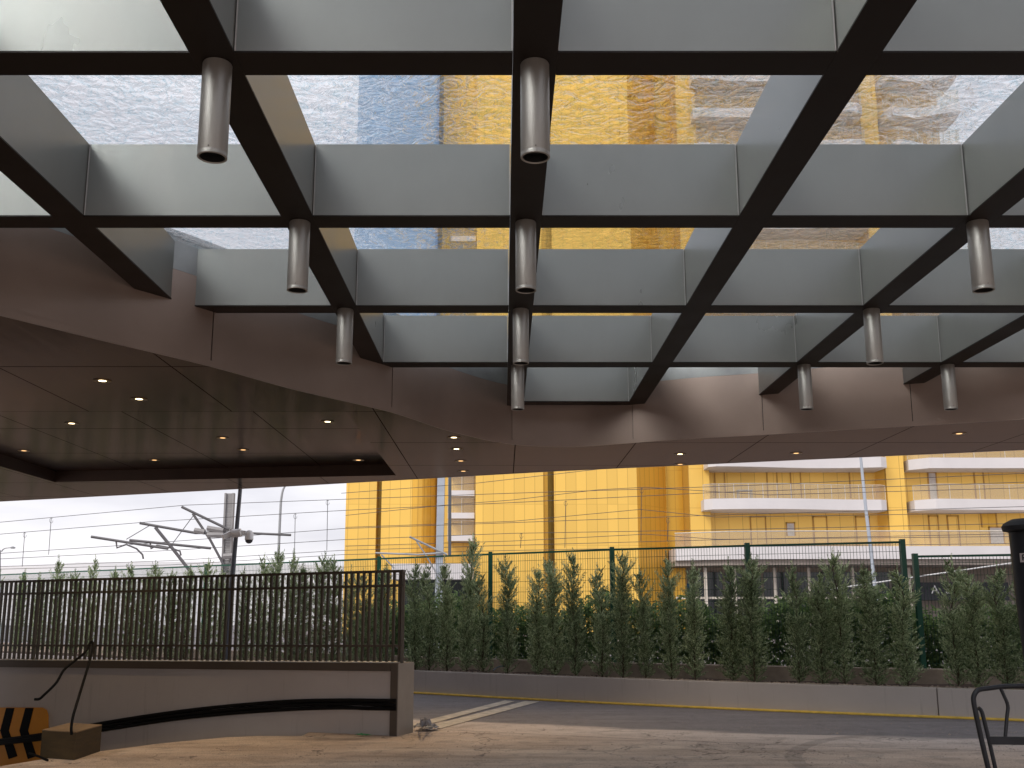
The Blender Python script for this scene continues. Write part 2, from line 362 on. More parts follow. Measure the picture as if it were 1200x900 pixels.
def copy_tree(o, parent=None):
    c = o.copy(); C.objects.link(c)
    if parent is not None: c.parent = parent
    for ch in [x for x in o.children]: copy_tree(ch, c)
    return c
def struct(o): o['kind'] = 'structure'; return o
def text_mesh(s, size, name, mat, parent, loc, rot, ext=.01):
    cu = bpy.data.curves.new('t', 'FONT'); cu.body = s; cu.size = size; cu.extrude = ext; cu.align_x = 'CENTER'; cu.align_y = 'CENTER'
    t = bpy.data.objects.new('t', cu); C.objects.link(t); dg = bpy.context.evaluated_depsgraph_get(); dg.update()
    me = bpy.data.meshes.new_from_object(t.evaluated_get(dg)); bpy.data.objects.remove(t)
    me.materials.clear(); me.materials.append(M[mat]); o = bpy.data.objects.new(name, me); C.objects.link(o); o.parent = parent; o.location = loc; o.rotation_euler = rot; return o
def catmull(P, n=8):
    out = []; P = [Vector(p) for p in P]; Q = [P[0] * 2 - P[1]] + P + [P[-1] * 2 - P[-2]]
    for i in range(1, len(Q) - 2):
        a, b, c, d = Q[i - 1], Q[i], Q[i + 1], Q[i + 2]
        for k in range(n):
            t = k / n; out.append(.5 * ((2 * b) + (c - a) * t + (2 * a - 5 * b + 4 * c - d) * t * t + (3 * b - a - 3 * c + d) * t ** 3))
    return out + [P[-1]]
def poly_y(P, X):
    for a, b in zip(P, P[1:]):
        if min(a[0], b[0]) <= X <= max(a[0], b[0]) and a[0] != b[0]: return a[1] + (b[1] - a[1]) * (X - a[0]) / (b[0] - a[0])
    return P[0][1] if X < P[0][0] else P[-1][1]

# ------------------------------------------------------------------ canopy dimensions (H = beam underside above the eye)
H = 2.9; CT = math.cos(TH)
GW = .578 * H / CT; GX0 = .057 * H / CT
def Yv(v, h): return (F * h / (CT * v) - h * math.sin(TH)) / CT
T1Y = Yv(643, H); GD = (Yv(245.5, H) - T1Y) / 4
HS = .815 * H; SOFY0 = Yv(236, HS); GD_S = GD
ZB, ZT, ZS = EYE + H, EYE + 1.2 * H, EYE + HS
ZC = EYE + HS * 1.085
M['soffit'] = soffit()

# ------------------------------------------------------------------ ground
EL = Vector((-1.32, 13.2, 0)); ER = Vector((-7.35, 15.5, 0)); WD = (ER - EL).normalized(); WN = Vector((WD.y, -WD.x, 0))   # wall front line
if WN.y > 0: WN = -WN
def wallpt(x): return EL + WD * ((x - EL.x) / WD.x)
edge = [atZ(355, 862.5, 0), atZ(300, 862.5, 0), atZ(265, 864, 0), atZ(190, 871, 0), atZ(120, 880, 0), atZ(60, 888, 0), atZ(0, 898, 0), atZ(-200, 932, 0)]
hole = [(p.x, p.y) for p in edge] + [(-15, edge[-1].y), (-15, wallpt(-15).y + .1), (edge[0].x - .0, wallpt(edge[0].x).y + .1)]
outer = [(-900, -300), (900, -300), (900, 1500), (-900, 1500)]
tri = tessellate_polygon([[Vector((x, y, 0)) for x, y in outer], [Vector((x, y, 0)) for x, y in hole]])
allp = outer + hole
g = MB(); fs = []
for t in tri:
    A, B, D = [allp[i] for i in t]
    if (B[0] - A[0]) * (D[1] - A[1]) - (D[0] - A[0]) * (B[1] - A[1]) < 0: t = t[::-1]
    fs.append(tuple(t))
g.add([(x, y, 0) for x, y in allp], fs)
struct(g.build('ground', 'ground'))
# ramp going down behind the paving edge
def rz(x): return -max(0, (edge[0].x - x)) * .48 if x > -6 else -(edge[0].x + 6) * .48 - (-6 - x) * .12
rp = MB(); xs = [edge[0].x, -3.2, -3.7, -4.2, -4.7, -5.2, -5.7, -7, -9, -12, -15]
edge2 = sorted([(p.x, p.y) for p in edge] + [(-15, edge[-1].y)])
for a, b in zip(xs, xs[1:]):
    va = [(a, poly_y(edge2, a) - .05, rz(a)), (a, wallpt(a).y + .1, rz(a)), (b, wallpt(b).y + .1, rz(b)), (b, poly_y(edge2, b) - .05, rz(b))]
    rp.add(va, [(3, 2, 1, 0)][::-1])
    rp.add([(a, poly_y(edge2, a), rz(a)), (b, poly_y(edge2, b), rz(b)), (b, poly_y(edge2, b), -.002), (a, poly_y(edge2, a), -.002)], [(0, 1, 2, 3)])
struct(rp.build('ramp', 'plaster'))

# ------------------------------------------------------------------ planter wall, soil, rear kerb
FWp = catmull([(-16, 30.5, 0), (-9, 25.0, 0), (-3.6, 21.35, 0), (-1.7, 20.1, 0), (.5, 18.6, 0), (3, 17.1, 0), (5.3, 15.95, 0), (7.4, 15.0, 0), (10, 13.95, 0), (14, 12.4, 0)], 4)
FNp = catmull([(-16, 32.2, 0), (-9, 26.9, 0), (-3.3, 22.7, 0), (-.5, 20.7, 0), (1.65, 19.2, 0), (4.2, 17.9, 0), (6.6, 16.95, 0), (9.6, 15.9, 0), (14, 14.3, 0)], 4)
def strip_prism(mb, P, off, th, z0, z1):
    a = []; b = []
    for i, p in enumerate(P):
        d = (P[min(i + 1, len(P) - 1)] - P[max(0, i - 1)]).normalized(); n = Vector((-d.y, d.x, 0)); 
        if n.y < 0: n = -n
        a.append(p + n * off); b.append(p + n * (off + th))
    n = len(P); vs = [(p.x, p.y, z) for z in (z0, z1) for L_ in (a, b) for p in L_]
    fs = []
    for i in range(n - 1):
        A0, A1, B0, B1 = i, i + 1, n + i, n + i + 1; U = 2 * n
        fs += [(A0, A1, A1 + U, A0 + U), (B1, B0, B0 + U, B1 + U), (A0 + U, A1 + U, B1 + U, B0 + U), (B0, B1, A1, A0)]
    fs += [(0, U, n + U, n), (n - 1, 2 * n - 1, 2 * n - 1 + U, n - 1 + U)]
    mb.add(vs, fs); return a, b
pl = empty('planter', 'long grey rendered planter wall carrying the row of conifers beside the road', 'planter', (3, 17.1, 0))
def under(o, par):
    o.parent = par; o.matrix_parent_inverse = par.matrix_basis.inverted(); return o
def kid(mb, name, mat, par, **k):
    bpy.context.view_layer.update() if False else None
    o = mb.build(name, mat, None, **k); o.parent = par
    # keep world coordinates: shift by the parent's location
    lx, ly, lz = par.location
    if abs(par.rotation_euler[2]) < 1e-9: o.location = (o.location[0] - lx, o.location[1] - ly, o.location[2] - lz)
    return o
i_gap = min(range(len(FWp)), key=lambda i: abs(FWp[i].x - 6.4))
GA = FWp[i_gap]
mb = MB(); strip_prism(mb, FWp[:i_gap + 1], 0, .16, -.02, .42); kid(mb, 'wall', 'plaster', pl, bevel=.008)
mb = MB(); strip_prism(mb, [FWp[i_gap] + Vector((.012, .0, 0))] + FWp[i_gap + 1:], -.02, .16, -.02, .42); kid(mb, 'wall', 'plaster', pl, bevel=.008)
mb = MB(); n_ = len(FWp)
A_ = []; B_ = []
for i, p in enumerate(FWp):
    A_.append(p + Vector((.05, .12, 0))); B_.append(Vector((p.x + .6, poly_y([tuple(q) for q in FNp], p.x + .6) + .02, 0)))
random.seed(3)
vs = []; K = 5
for a, b in zip(A_, B_):
    for k in range(K + 1):
        q = a.lerp(b, k / K); vs.append((q.x, q.y, .36 + random.uniform(-.02, .05)))
mb.add(vs, [((i * (K + 1) + k), ((i + 1) * (K + 1) + k), ((i + 1) * (K + 1) + k + 1), (i * (K + 1) + k + 1)) for i in range(n_ - 1) for k in range(K)])
kid(mb, 'soil', 'soil', pl, smooth=True)
rk = MB(); strip_prism(rk, FNp, 0, .2, 0, .62)
tag(rk.build('kerb_wall', 'kerbback', bevel=.01), 'low stained concrete kerb wall behind the conifer trunks under the green mesh fence', 'wall')
# clods and small stones on the soil = scattered litter
random.seed(11)
mb = MB()
for i in range(2600):
    x = random.uniform(-3, 9); yy = poly_y([tuple(q) for q in FWp], x) + random.uniform(.16, .5)
    s = random.uniform(.012, .035); z = .39
    mb.add([(x - s, yy, z), (x + s, yy - s, z), (x, yy + s, z), (x, yy, z + s * 1.3)], [(0, 1, 3), (1, 2, 3), (2, 0, 3)])
tag(mb.build('soil_litter', M['kerbback']), 'small clods and bark bits scattered on the planter soil', 'soil', kind='stuff')

# painted lines
mb = MB(); strip_prism(mb, FWp, -.07, .07, 0, .034)
struct(mb.build('kerb_strip', 'yellow', bevel=.012))
def marking(name, px):
    q = [atZ(x, y, .008) for x, y in px]; m_ = MB(); m_.add(q, [(0, 1, 2, 3)]); struct(m_.build(name, 'cream'))
marking('road_marking_white_line', [(478, 849.5), (492, 851.5), (603, 821.8), (592, 820.6)])
marking('road_marking_white_line', [(503, 850.5), (516, 853.5), (632, 822.2), (616, 821.3)])

# ------------------------------------------------------------------ near wall with slatted fence
zt = lambda x: .88 + (x - EL.x) * .0107
TH_W = .45
wl = empty('boundary_wall', 'low rendered wall with bronze coping and end post, beside the ramp', 'wall', EL)
def wquad(mb, x0, x1, o0, o1, z0a, z0b, z1a, z1b):
    """prism along the wall between x0,x1; o offset away from viewer side; z at each end"""
    A, B = wallpt(x0), wallpt(x1)
    vs = []
    for p, z0, z1 in ((A, z0a, z1a), (B, z0b, z1b)):
        for o, z in ((o0, z0), (o1, z0), (o1, z1), (o0, z1)): q = p - WN * o; vs.append((q.x, q.y, z))
    mb.add(vs, [(0, 1, 2, 3), (7, 6, 5, 4), (0, 4, 5, 1), (1, 5, 6, 2), (2, 6, 7, 3), (3, 7, 4, 0)])
XL, XR = -15., EL.x
mb = MB(); wquad(mb, XL, XR - .1, .03, TH_W - .02, -2.6, -2.6, zt(XL) - .10, zt(XR - .1) - .10); kid(mb, 'wall_body', 'plaster', wl)
mb = MB(); wquad(mb, XL, XR - .1, 0, TH_W, zt(XL) - .098, zt(XR - .1) - .098, zt(XL), zt(XR - .1)); kid(mb, 'coping', 'coping', wl)
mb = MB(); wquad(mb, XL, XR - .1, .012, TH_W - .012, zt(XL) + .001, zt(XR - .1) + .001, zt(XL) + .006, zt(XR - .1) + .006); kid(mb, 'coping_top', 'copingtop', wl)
mb = MB(); wquad(mb, XR - .098, XR - .004, 0, TH_W, -.05, -.05, zt(XR), zt(XR)); kid(mb, 'end_post', 'coping', wl, bevel=.004)
M['endface_lit'] = basic('lit_end_face', (.30, .26, .22), .6, 0, .1, 3, .05)  # light falling on the post's end, put into a paler colour
mb = MB(); wquad(mb, XR - .0035, XR + .004, .006, TH_W, -.05, -.05, zt(XR) - .003, zt(XR) - .003); kid(mb, 'end_face_lit', 'endface_lit', wl)
sf = empty('slatted_fence', 'dark bronze fence of close vertical slats standing on the rendered wall', 'fence', EL)
off = .13; slm = MB(); x = XR - .05
while x > -13.5:
    p = wallpt(x) - WN * off; top = zt(x) + 1.135; bot = zt(x) + .012
    d = WD * .0155; n = WN * .016
    slm.add([(*(p + a_ * d + b_ * n)[:2], z) for z in (bot, top) for a_, b_ in ((-1, -1), (1, -1), (1, 1), (-1, 1))],
            [(0, 1, 2, 3), (7, 6, 5, 4), (0, 4, 5, 1), (1, 5, 6, 2), (2, 6, 7, 3), (3, 7, 4, 0)])
    x -= .0825
kid(slm, 'slat_panel', 'slat', sf)
def rail(name, dz, hh, dep, x0=XR, ext=0):
    m_ = MB(); A = wallpt(x0) - WN * off; B = wallpt(-13.5) - WN * off
    A = Vector((A.x, A.y, zt(x0) + dz)); B = Vector((B.x, B.y, zt(-13.5) + dz)); m_.bar(A, B, dep, hh); kid(m_, name, 'slat', sf)
rail('top_rail', 1.15, .032, .075); rail('upper_rail', .965, .03, .07); rail('lower_rail', .21, .028, .07)
m_ = MB(); p = wallpt(XR - .012) - WN * off; m_.box((p.x - .02, p.y - .03, zt(XR) + .003), (p.x + .02, p.y + .03, zt(XR) + 1.133)); kid(m_, 'end_upright', 'slat', sf)
x = XR - .9
while x > -13:
    m_ = MB(); p = wallpt(x) - WN * (off + .06); m_.box((p.x - .018, p.y - .018, zt(x) + .004), (p.x + .018, p.y + .018, zt(x) + 1.12)); x -= 2.4; kid(m_, 'rear_upright', 'slat', sf)

# black cables along the wall
WP0 = EL + WN * .035
def onwall(x, y, o=.035): return atPl(x, y, EL + WN * o, WN)
top = [(464.5, 819.5), (430, 818.5), (400, 818.5), (340, 820), (270, 825), (200, 833), (120, 846), (55, 858), (0, 866), (-60, 874)]
bot = [(464.5, 832.5), (430, 832), (400, 831.5), (340, 833), (270, 838), (200, 845), (120, 857), (55, 867), (0, 873), (-60, 880)]
cb = empty('cable_bundle', 'bundle of thick black cables sagging along the front of the rendered wall', 'cables', onwall(400, 825))
for k, t in enumerate((.16, .5, .84)):
    pts = catmull([onwall(a[0], a[1] + (b[1] - a[1]) * t + random.uniform(-.4, .4), .0) for a, b in zip(top, bot)], 5)
    m_ = MB(); m_.tube(pts, .0235, 8); kid(m_, 'cable', 'black', cb, smooth=True)
# chevron board on the wall
sg = empty('chevron_sign', 'orange board with black chevrons fixed low on the wall at left', 'sign', onwall(28, 860))
O = onwall(57, 829, .0); Uv = Vector((0, 0, 1)); Sv = WD
def sp(x, y, o): return onwall(x, y, o)
m_ = MB()
pts = [(-40, 829), (50, 829), (55, 832), (57, 838), (57, 886), (54, 894), (48, 898), (-40, 902)]
q0 = [sp(x, y, -.02) for x, y in pts]; q1 = [sp(x, y, .008 - .03) for x, y in pts]
q1 = [p + WN * .012 for p in q0]; n = len(pts)
m_.add(q0 + q1, [tuple(range(n)), tuple(range(2 * n - 1, n - 1, -1))] + [(i, i + n, (i + 1) % n + n, (i + 1) % n) for i in range(n)])
kid(m_, 'board', 'signorange', sg)
m_ = MB()
def wp(x, y): return sp(x, y, -.02) + WN * .0145
for dx in (0, 22.5, -22.5, -45):
    a = [wp(8 + dx, 829.5), wp(18 + dx, 829.5), wp(11.5 + dx, 856), wp(1 + dx, 856)]; b = [wp(1 + dx, 856), wp(11.5 + dx, 856), wp(21.5 + dx, 886), wp(11 + dx, 889.5)]
    m_.add(a, [(0, 1, 2, 3)]); m_.add(b, [(0, 1, 2, 3)])
kid(m_, 'chevrons', 'signink', sg)
# timber block with bent rod
c0 = atZ(84.5, 891.5, 0); bx = empty('timber_block', 'squat brown timber block on the paving edge with a black cable rising from it', 'block', (c0.x, c0.y, 0))
m_ = MB(); 
q = [atZ(46.5, 888, 0), atZ(87, 891, 0), atZ(117.5, 880.5, 0)]
q.append(q[0] + (q[2] - q[1])); hh = .285
m_.prism([(p.x, p.y) for p in q], -.001, hh - .012); kid(m_, 'block_body', 'wood', bx, bevel=.006)
m_ = MB(); m_.prism([(p.x, p.y) for p in q], hh - .0118, hh); kid(m_, 'sawn_top', 'woodtop', bx, bevel=.004)
cc = (q[0] + q[1] + q[2] + q[3]) / 4
s0 = atZ(84, 860, hh); Yc = s0.y
pts = catmull([atY(x, y, Yc + dy) for x, y, dy in ((84, 861, 0), (83.6, 852, 0), (86, 838, .05), (92, 818, .2), (99, 795, .6), (107, 768, 1.2), (109, 757, 1.5), (107.5, 752, 1.6), (104, 756, 1.55), (100, 764, 1.4), (88, 774, 1.1), (75, 785, .9), (66, 800, .8), (52, 814, .75), (46, 819, .75), (40.5, 819.5, .75))], 6)
m_ = MB(); m_.tube(pts, .015, 8); tag(m_.build('bent_cable', 'black', smooth=True), 'thin black cable rising from the timber block, folded over at the fence rail', 'cable')
m_ = MB(); m_.tube(catmull([atZ(56, 891, .012), atZ(44, 886, .02), atZ(34, 883, .03)], 5), .012, 6); tag(m_.build('cable_end', 'black', smooth=True), 'short loose black cable end at the foot of the timber block', 'cable')
# crumpled sheet by the wall end
random.seed(5)
def crumple(px, sx, sy, hz, name, mat, label, cat, n=14):
    c = atZ(px[0], px[1], 0); m_ = MB(); vs = []
    for i in range(n + 1):
        for j in range(n + 1):
            u, v = i / n * 2 - 1, j / n * 2 - 1; rr = max(0, 1 - (u * u + v * v) ** .5 * .8)
            vs.append((c.x + u * sx + random.uniform(-.02, .02), c.y + v * sy + random.uniform(-.02, .02), .012 + hz * rr * random.uniform(.3, 1.2)))
    m_.add(vs, [(i * (n + 1) + j, (i + 1) * (n + 1) + j, (i + 1) * (n + 1) + j + 1, i * (n + 1) + j + 1) for i in range(n) for j in range(n) if ((i - n / 2) ** 2 + (j - n / 2) ** 2) ** .5 < n * .5 * random.uniform(.75, 1.05)])
    tag(m_.build(name, mat), label, cat)
crumple((498, 856), .17, .22, .17, 'crumpled_sheet', 'plastic_sheet', 'crumpled dark plastic sheet on the ground at the end post of the wall', 'sheet')
hb = MB()
for k in range(5):
    hb.tube(catmull([atZ(488 + k * 1.5 + random.uniform(-3, 3), 858 - k, .03), atZ(495 + random.uniform(-2, 2), 853, .12 + k * .01), atZ(504 + random.uniform(-3, 3), 852 + random.uniform(-2, 3), .05)], 4), .006, 5)
tag(hb.build('cable_offcuts', 'galv', smooth=True), 'pale grey cable offcuts lying over the crumpled sheet', 'cables')
crumple((424, 862.8), .11, .05, .03, 'green_scrap', 'leaf_scrap', 'small green scrap on the paving against the foot of the wall', 'scrap', 8)
m_ = MB(); m_.tube(catmull([atZ(578, 786, .44), atZ(581, 783, .47), atZ(586, 781, .5), atZ(592, 780.5, .5)], 4), .011, 6)
tag(m_.build('hose_end', 'hose', smooth=True), 'short blue-grey hose end poking over the planter edge', 'hose')

# ------------------------------------------------------------------ canopy
bpts = [(-330, 292), (-150, 333), (0, 368), (120, 397.5), (247, 428), (350, 456.5), (459, 482), (530, 505), (600, 519.5), (672, 522.5), (742, 518), (818, 512.5), (895, 508.5), (980, 503), (1070, 498), (1200, 490), (1330, 482), (1500, 474)]
fas = [atZ(x, y, ZS) for x, y in bpts]
fasc = catmull([Vector((p.x, p.y, 0)) for p in fas], 6)
FP = [(p.x, p.y) for p in fasc]
XLc, XRc = FP[0][0], FP[-1][0]
YB = 1.2
cn = empty('entrance_canopy', 'large flat canopy with a dark beam grid, textured glass panes and a bronze soffit', 'canopy', (0, 0, 0))
def strip_wall(P, z0, z1, th, nsgn=1):
    m_ = MB(); a = []; b = []
    for i, p in enumerate(P):
        d = (P[min(i + 1, len(P) - 1)] - P[max(0, i - 1)]).normalized(); n = Vector((-d.y, d.x, 0)) * nsgn; a.append(p); b.append(p + n * th)
    n = len(P); vs = [(p.x, p.y, z) for z in (z0, z1) for L_ in (a, b) for p in L_]; U = 2 * n; fs = []
    for i in range(n - 1):
        A0, A1, B0, B1 = i, i + 1, n + i, n + i + 1
        fs += [(A0, A1, A1 + U, A0 + U), (B1, B0, B0 + U, B1 + U), (A0 + U, A1 + U, B1 + U, B0 + U), (B0, B1, A1, A0)]
    fs += [(0, U, n + U, n), (n - 1, 2 * n - 1, 2 * n - 1 + U, n - 1 + U)]
    m_.add(vs, fs); return m_
# fascia in panels with joints at the photo's joints
jx = [fas[i].x for i in (4, 6, 8, 10, 12, 14)]
zf1 = EYE + 1.105 * H
cuts = [XLc - 1] + jx + [XRc + 1]
for a, b in zip(cuts, cuts[1:]):
    seg = [p for p in fasc if a + .01 <= p.x <= b - .01]
    ya = poly_y(FP, a); yb = poly_y(FP, b)
    if a > XLc: seg = [Vector((a + .004, poly_y(FP, a + .004), 0))] + seg
    if b < XRc: seg = seg + [Vector((b - .004, poly_y(FP, b - .004), 0))]
    strip_wall(seg, ZS - .004, zf1, .02).build('fascia_panel', 'fascia', cn, smooth=True)
strip_wall([p + Vector((0, .021, 0)) for p in fasc], ZS + .01, zf1 - .01, .02).build('fascia_backing', 'cap', cn, smooth=True)
strip_wall([p + Vector((0, .004, 0)) for p in fasc], zf1 + .003, ZT + .06, .03).build('upper_frame', 'fgrey', cn, smooth=True)
strip_wall([p + Vector((0, -.016, 0)) for p in fasc], ZS - .014, ZS + .045, .015).build('fascia_lip', 'fascia', cn, smooth=True)
# soffit outer edge
OE = [atZ(x, y, ZS) for x, y in ((-420, 608), (0, 587.5), (320, 570.7), (650, 552), (930, 539), (1200, 527), (1560, 511))]
OE = [Vector((p.x, p.y, 0)) for p in OE]
cf = [atZ(464, 557, ZS), atZ(64, 565, ZS)]
cx1, cx0 = cf[0].x, cf[1].x; cyn = SOFY0 + .0
cof = [(cx0, cyn), (cx1, cyn), (cx1, cf[0].y), (cx0, cf[1].y)]
opoly = [(p.x, p.y) for p in fasc] + [(p.x, p.y) for p in OE[::-1]]
allp = opoly + cof
tri = tessellate_polygon([[Vector((x, y, 0)) for x, y in opoly], [Vector((x, y, 0)) for x, y in cof]])
m_ = MB(); fs = []
for t in tri:
    A, B, D = [allp[i] for i in t]
    if (B[0] - A[0]) * (D[1] - A[1]) - (D[0] - A[0]) * (B[1] - A[1]) > 0: t = t[::-1]
    fs.append(tuple(t))
m_.add([(x, y, ZS) for x, y in allp], fs)
sof = m_.build('soffit', 'soffit', cn)
m_ = MB(); m_.add([(x, y, ZC) for x, y in ((cx0 - .001, cyn), (cx1, cyn), (cx1, cf[0].y), (cx0 - .001, cf[1].y))], [(3, 2, 1, 0)])
m_.build('coffer_panel', 'soffit', cn)
m_ = MB()
for a, b in zip(cof, cof[1:] + cof[:1]):
    m_.add([(a[0], a[1], ZS), (b[0], b[1], ZS), (b[0], b[1], ZC), (a[0], a[1], ZC)], [(3, 2, 1, 0)])
M['coffer_side'] = basic('coffer_side_panel', (.05, .03, .024), .5, .3)
m_.build('coffer_edge', 'coffer_side', cn)
strip_wall(OE, ZS - .003, ZS + .62, .03).build('outer_fascia', 'fascia', cn)
# opaque roof sheet over the soffit, and the solid canopy parts at the sides and behind the viewer
m_ = MB(); m_.prism([(p.x, p.y + .03) for p in fasc] + [(p.x, p.y) for p in OE[::-1]], ZT + .064, ZT + .12); m_.build('roof_sheet', 'roof', cn)
m_ = MB(); m_.prism([(p.x, p.y) for p in OE] + [(OE[-1].x, OE[-1].y + .05)] + [(p.x, p.y + .05) for p in OE[::-1]][1:], ZS + .6, ZT + .063) if False else None
strip_wall([p + Vector((0, -.05, 0)) for p in OE], ZS + .6, ZT + .063, .03).build('roof_edge', 'fascia', cn)
XA, XB = FP[0][0], FP[-1][0]
# grid beams
BWl, BWt = .134 * GW, .098 * GD
KX = list(range(-6, 8)); NROW = 5
Ygrid = [T1Y + GD * j for j in range(-3, NROW)]
Xgrid = [GX0 + GW * k for k in KX]
def inside(x, y): return XA < x < XB and y < poly_y(FP, x)
for X in Xgrid:
    ends = [poly_y(FP, min(max(X + s * BWl / 2, XA), XB)) for s in (-1, 1)]
    if X < XA - .2 or X > XB + .2: continue
    ye = max(ends) + .12
    m_ = MB(); m_.box((X - BWl / 2, YB, ZB + .012), (X + BWl / 2, ye, ZT)); o = m_.build('long_beam', 'web', cn)
    m_ = MB(); m_.box((X - BWl / 2 - .004, YB, ZB), (X + BWl / 2 + .004, ye, ZB + .011)); m_.build('bottom_cap', 'cap', o)
for j, Y in enumerate(Ygrid):
    for X0, X1 in zip(Xgrid, Xgrid[1:]):
        a, b = X0 + BWl / 2 + .005, X1 - BWl / 2 - .005
        if not (inside(a, Y - .2) or inside(b, Y - .2) or inside((a + b) / 2, Y - .2)): continue
        if a < XA or b > XB or (j == len(Ygrid) - 1 and (b < Xgrid[6] or a > Xgrid[7])): continue
        n = 40; xs_ = [a + (b - a) * i / n for i in range(n + 1) if inside(a + (b - a) * i / n, Y - BWt)]
        if not xs_: continue
        aa = max(a, min(xs_) - .12); bb = min(b, max(xs_) + .12)
        m_ = MB(); m_.box((aa, Y - BWt / 2, ZB + .012), (bb, Y + BWt / 2, ZT)); o = m_.build('cross_beam', 'web', cn)
        m_ = MB(); m_.box((aa, Y - BWt / 2 - .004, ZB), (bb, Y + BWt / 2 + .004, ZB + .011)); m_.build('bottom_cap', 'cap', o)
        for xe, s in ((a, 1), (b, -1)):
            if aa <= xe <= bb and Y > 0: m_ = MB(); m_.box((xe, Y - BWt / 2 - .006, ZB + .013), (xe + s * .007, Y - BWt / 2 - .0005, ZT - .002)); m_.build('corner_seal', 'trim', o)
# glass panes
for i, (X0, X1) in enumerate(zip(Xgrid, Xgrid[1:])):
    for Y0, Y1 in zip(Ygrid, Ygrid[1:] + [Ygrid[-1] + GD]):
        if X0 < XA - .5 or X1 > XB + .5: continue
        if not any(inside(x, Y0 + .02) for x in (X0, (X0 + X1) / 2, X1)): continue
        m_ = MB(); m_.box((X0 + .003, Y0 + .003, ZT + .003), (X1 - .003, Y1 - .003, ZT + .015)); m_.build('glass_pane', 'glass', cn)
# solid roof over the rest behind the viewer
m_ = MB(); m_.box((XA - 3, YB, ZS), (XA, poly_y(FP, XA), ZT + .12)); m_.build('side_soffit', 'soffit', cn)
m_ = MB(); m_.box((XB, YB, ZS), (XB + .8, poly_y(FP, XB), ZT + .12)); m_.build('side_soffit', 'soffit', cn)
m_ = MB(); m_.box((XA - 3, YB - .3, ZB), (XB + .8, YB - .005, ZT)); m_.build('rear_beam', 'web', cn)
for x_ in (XA - .6, XB + .6):
    for y_ in (YB - .15,): m_ = MB(); m_.box((x_ - .18, y_ - .14, 0), (x_ + .18, y_ + .14, ZS + .2)); m_.build('column', 'fascia', cn)

m_ = MB(); m_.box((-8.5, 1.2, -2.5), (-8.2, 15.3, ZS - .006)); m_.build('unseen_shade_wall', 'back', cn)  # out-of-view wall added to keep light off the left side
m_ = MB(); m_.box((-8.5, 1.2, ZS + .06), (XA - 3.01, 9.6, ZS + .3)); m_.build('side_soffit', 'soffit', cn)  # unseen strip above that wall, also added to darken the left
# pendant tubes
LP = .186 * H; RP = .0268 * H
def pendant():
    o = empty('pendant_lamp', 'x', 'ceiling lamp', (0, 0, 0), 'brushed metal tube lamps under the beam grid')
    m_ = MB(); m_.lathe([(RP * .86, -LP + .006), (RP * .88, -LP), (RP, -LP + .002), (RP, -LP + .02), (RP * .985, -LP + .024), (RP, -LP + .028), (RP, -.006), (RP * .97, -.001)], n=40); 
    m_.f = [f for f in m_.f if len(f) == 4] + [tuple(range(len(m_.v) - 40, len(m_.v)))]
    m_.build('tube', 'tube', o, smooth=True)
    m_ = MB(); m_.lathe([(RP * .86, -LP + .006), (RP * .84, -LP + .05), (RP * .6, -LP + .055), (RP * .58, -LP + .09), (RP * .3, -LP + .1), (.001, -LP + .1)], n=32); m_.f = [f for f in m_.f if len(f) == 4]
    m_.build('reflector', 'tube_in', o, smooth=True)
    m_ = MB(); m_.lathe([(.004, -LP + .033), (.004, -LP + .036)], (0, -RP - .001, 0), 8); m_.build('screw', 'tube_in', o)
    return o
pp = None
plist = [(-1, 0, 'at the near left beam crossing, left of the large centre tube'), (0, 0, 'at the near centre crossing, the largest of the middle column'),
         (-1, 1, 'in front of the left bronze fascia, second of the left column'), (0, 1, 'second from the front in the middle column'), (2, 1, 'nearest of the right-hand column, largest at right'),
         (-1, 2, 'farthest of the left column, close to the bronze fascia'), (0, 2, 'third from the front in the middle column'), (2, 2, 'second from the front in the right-hand column'),
         (0, 3, 'farthest of the middle column, just before the curved fascia'), (2, 3, 'farthest of the right-hand column, left of the rightmost small tube'), (3, 3, 'small tube at far right, beyond the right-hand column')]
for k, j, l in plist:
    if pp is None: pp = pendant(); o = pp
    else: o = copy_tree(pp)
    o.location = (GX0 + GW * k, T1Y + GD * j, ZB - .001); o['label'] = 'brushed metal tube lamp ' + l
# recessed downlights
dl = None
dls = [(120, 446, 'S', 1, 'brightest, nearest the left edge of the bronze fascia'), (163, 467.5, 'S', 1, 'just right of and behind the brightest one'), (84, 496, 'C', 1, 'bright, front left inside the coffer'),
       (28, 528, 'C', 0, 'dim, far left inside the coffer'), (261, 513, 'C', 0, 'amber, middle of the coffer'), (285, 527, 'C', 0, 'faint, behind the middle one in the coffer'), (384, 494, 'C', 1, 'bright, at the right side of the coffer'),
       (181, 539, 'C', 0, 'faint, near the back face of the coffer'), (532, 512.5, 'S', 1, 'front one of the file left of centre'), (535, 526, 'S', 1, 'second of the file left of centre'), (540, 540, 'S', 0, 'third of the file left of centre'),
       (543, 552, 'S', 0, 'last of the file left of centre, at the soffit edge'), (420, 539, 'S', 0, 'dim, beside the right corner of the coffer'), (797, 532, 'S', 1, 'amber, right of the curved fascia joint'), (797, 544, 'S', 0, 'dim, behind the amber one right of centre'),
       (933, 531, 'S', 0, 'dim, below the far right-hand tube lamp'), (1124, 508, 'S', 0, 'unlit-looking, near the right edge of the soffit')]
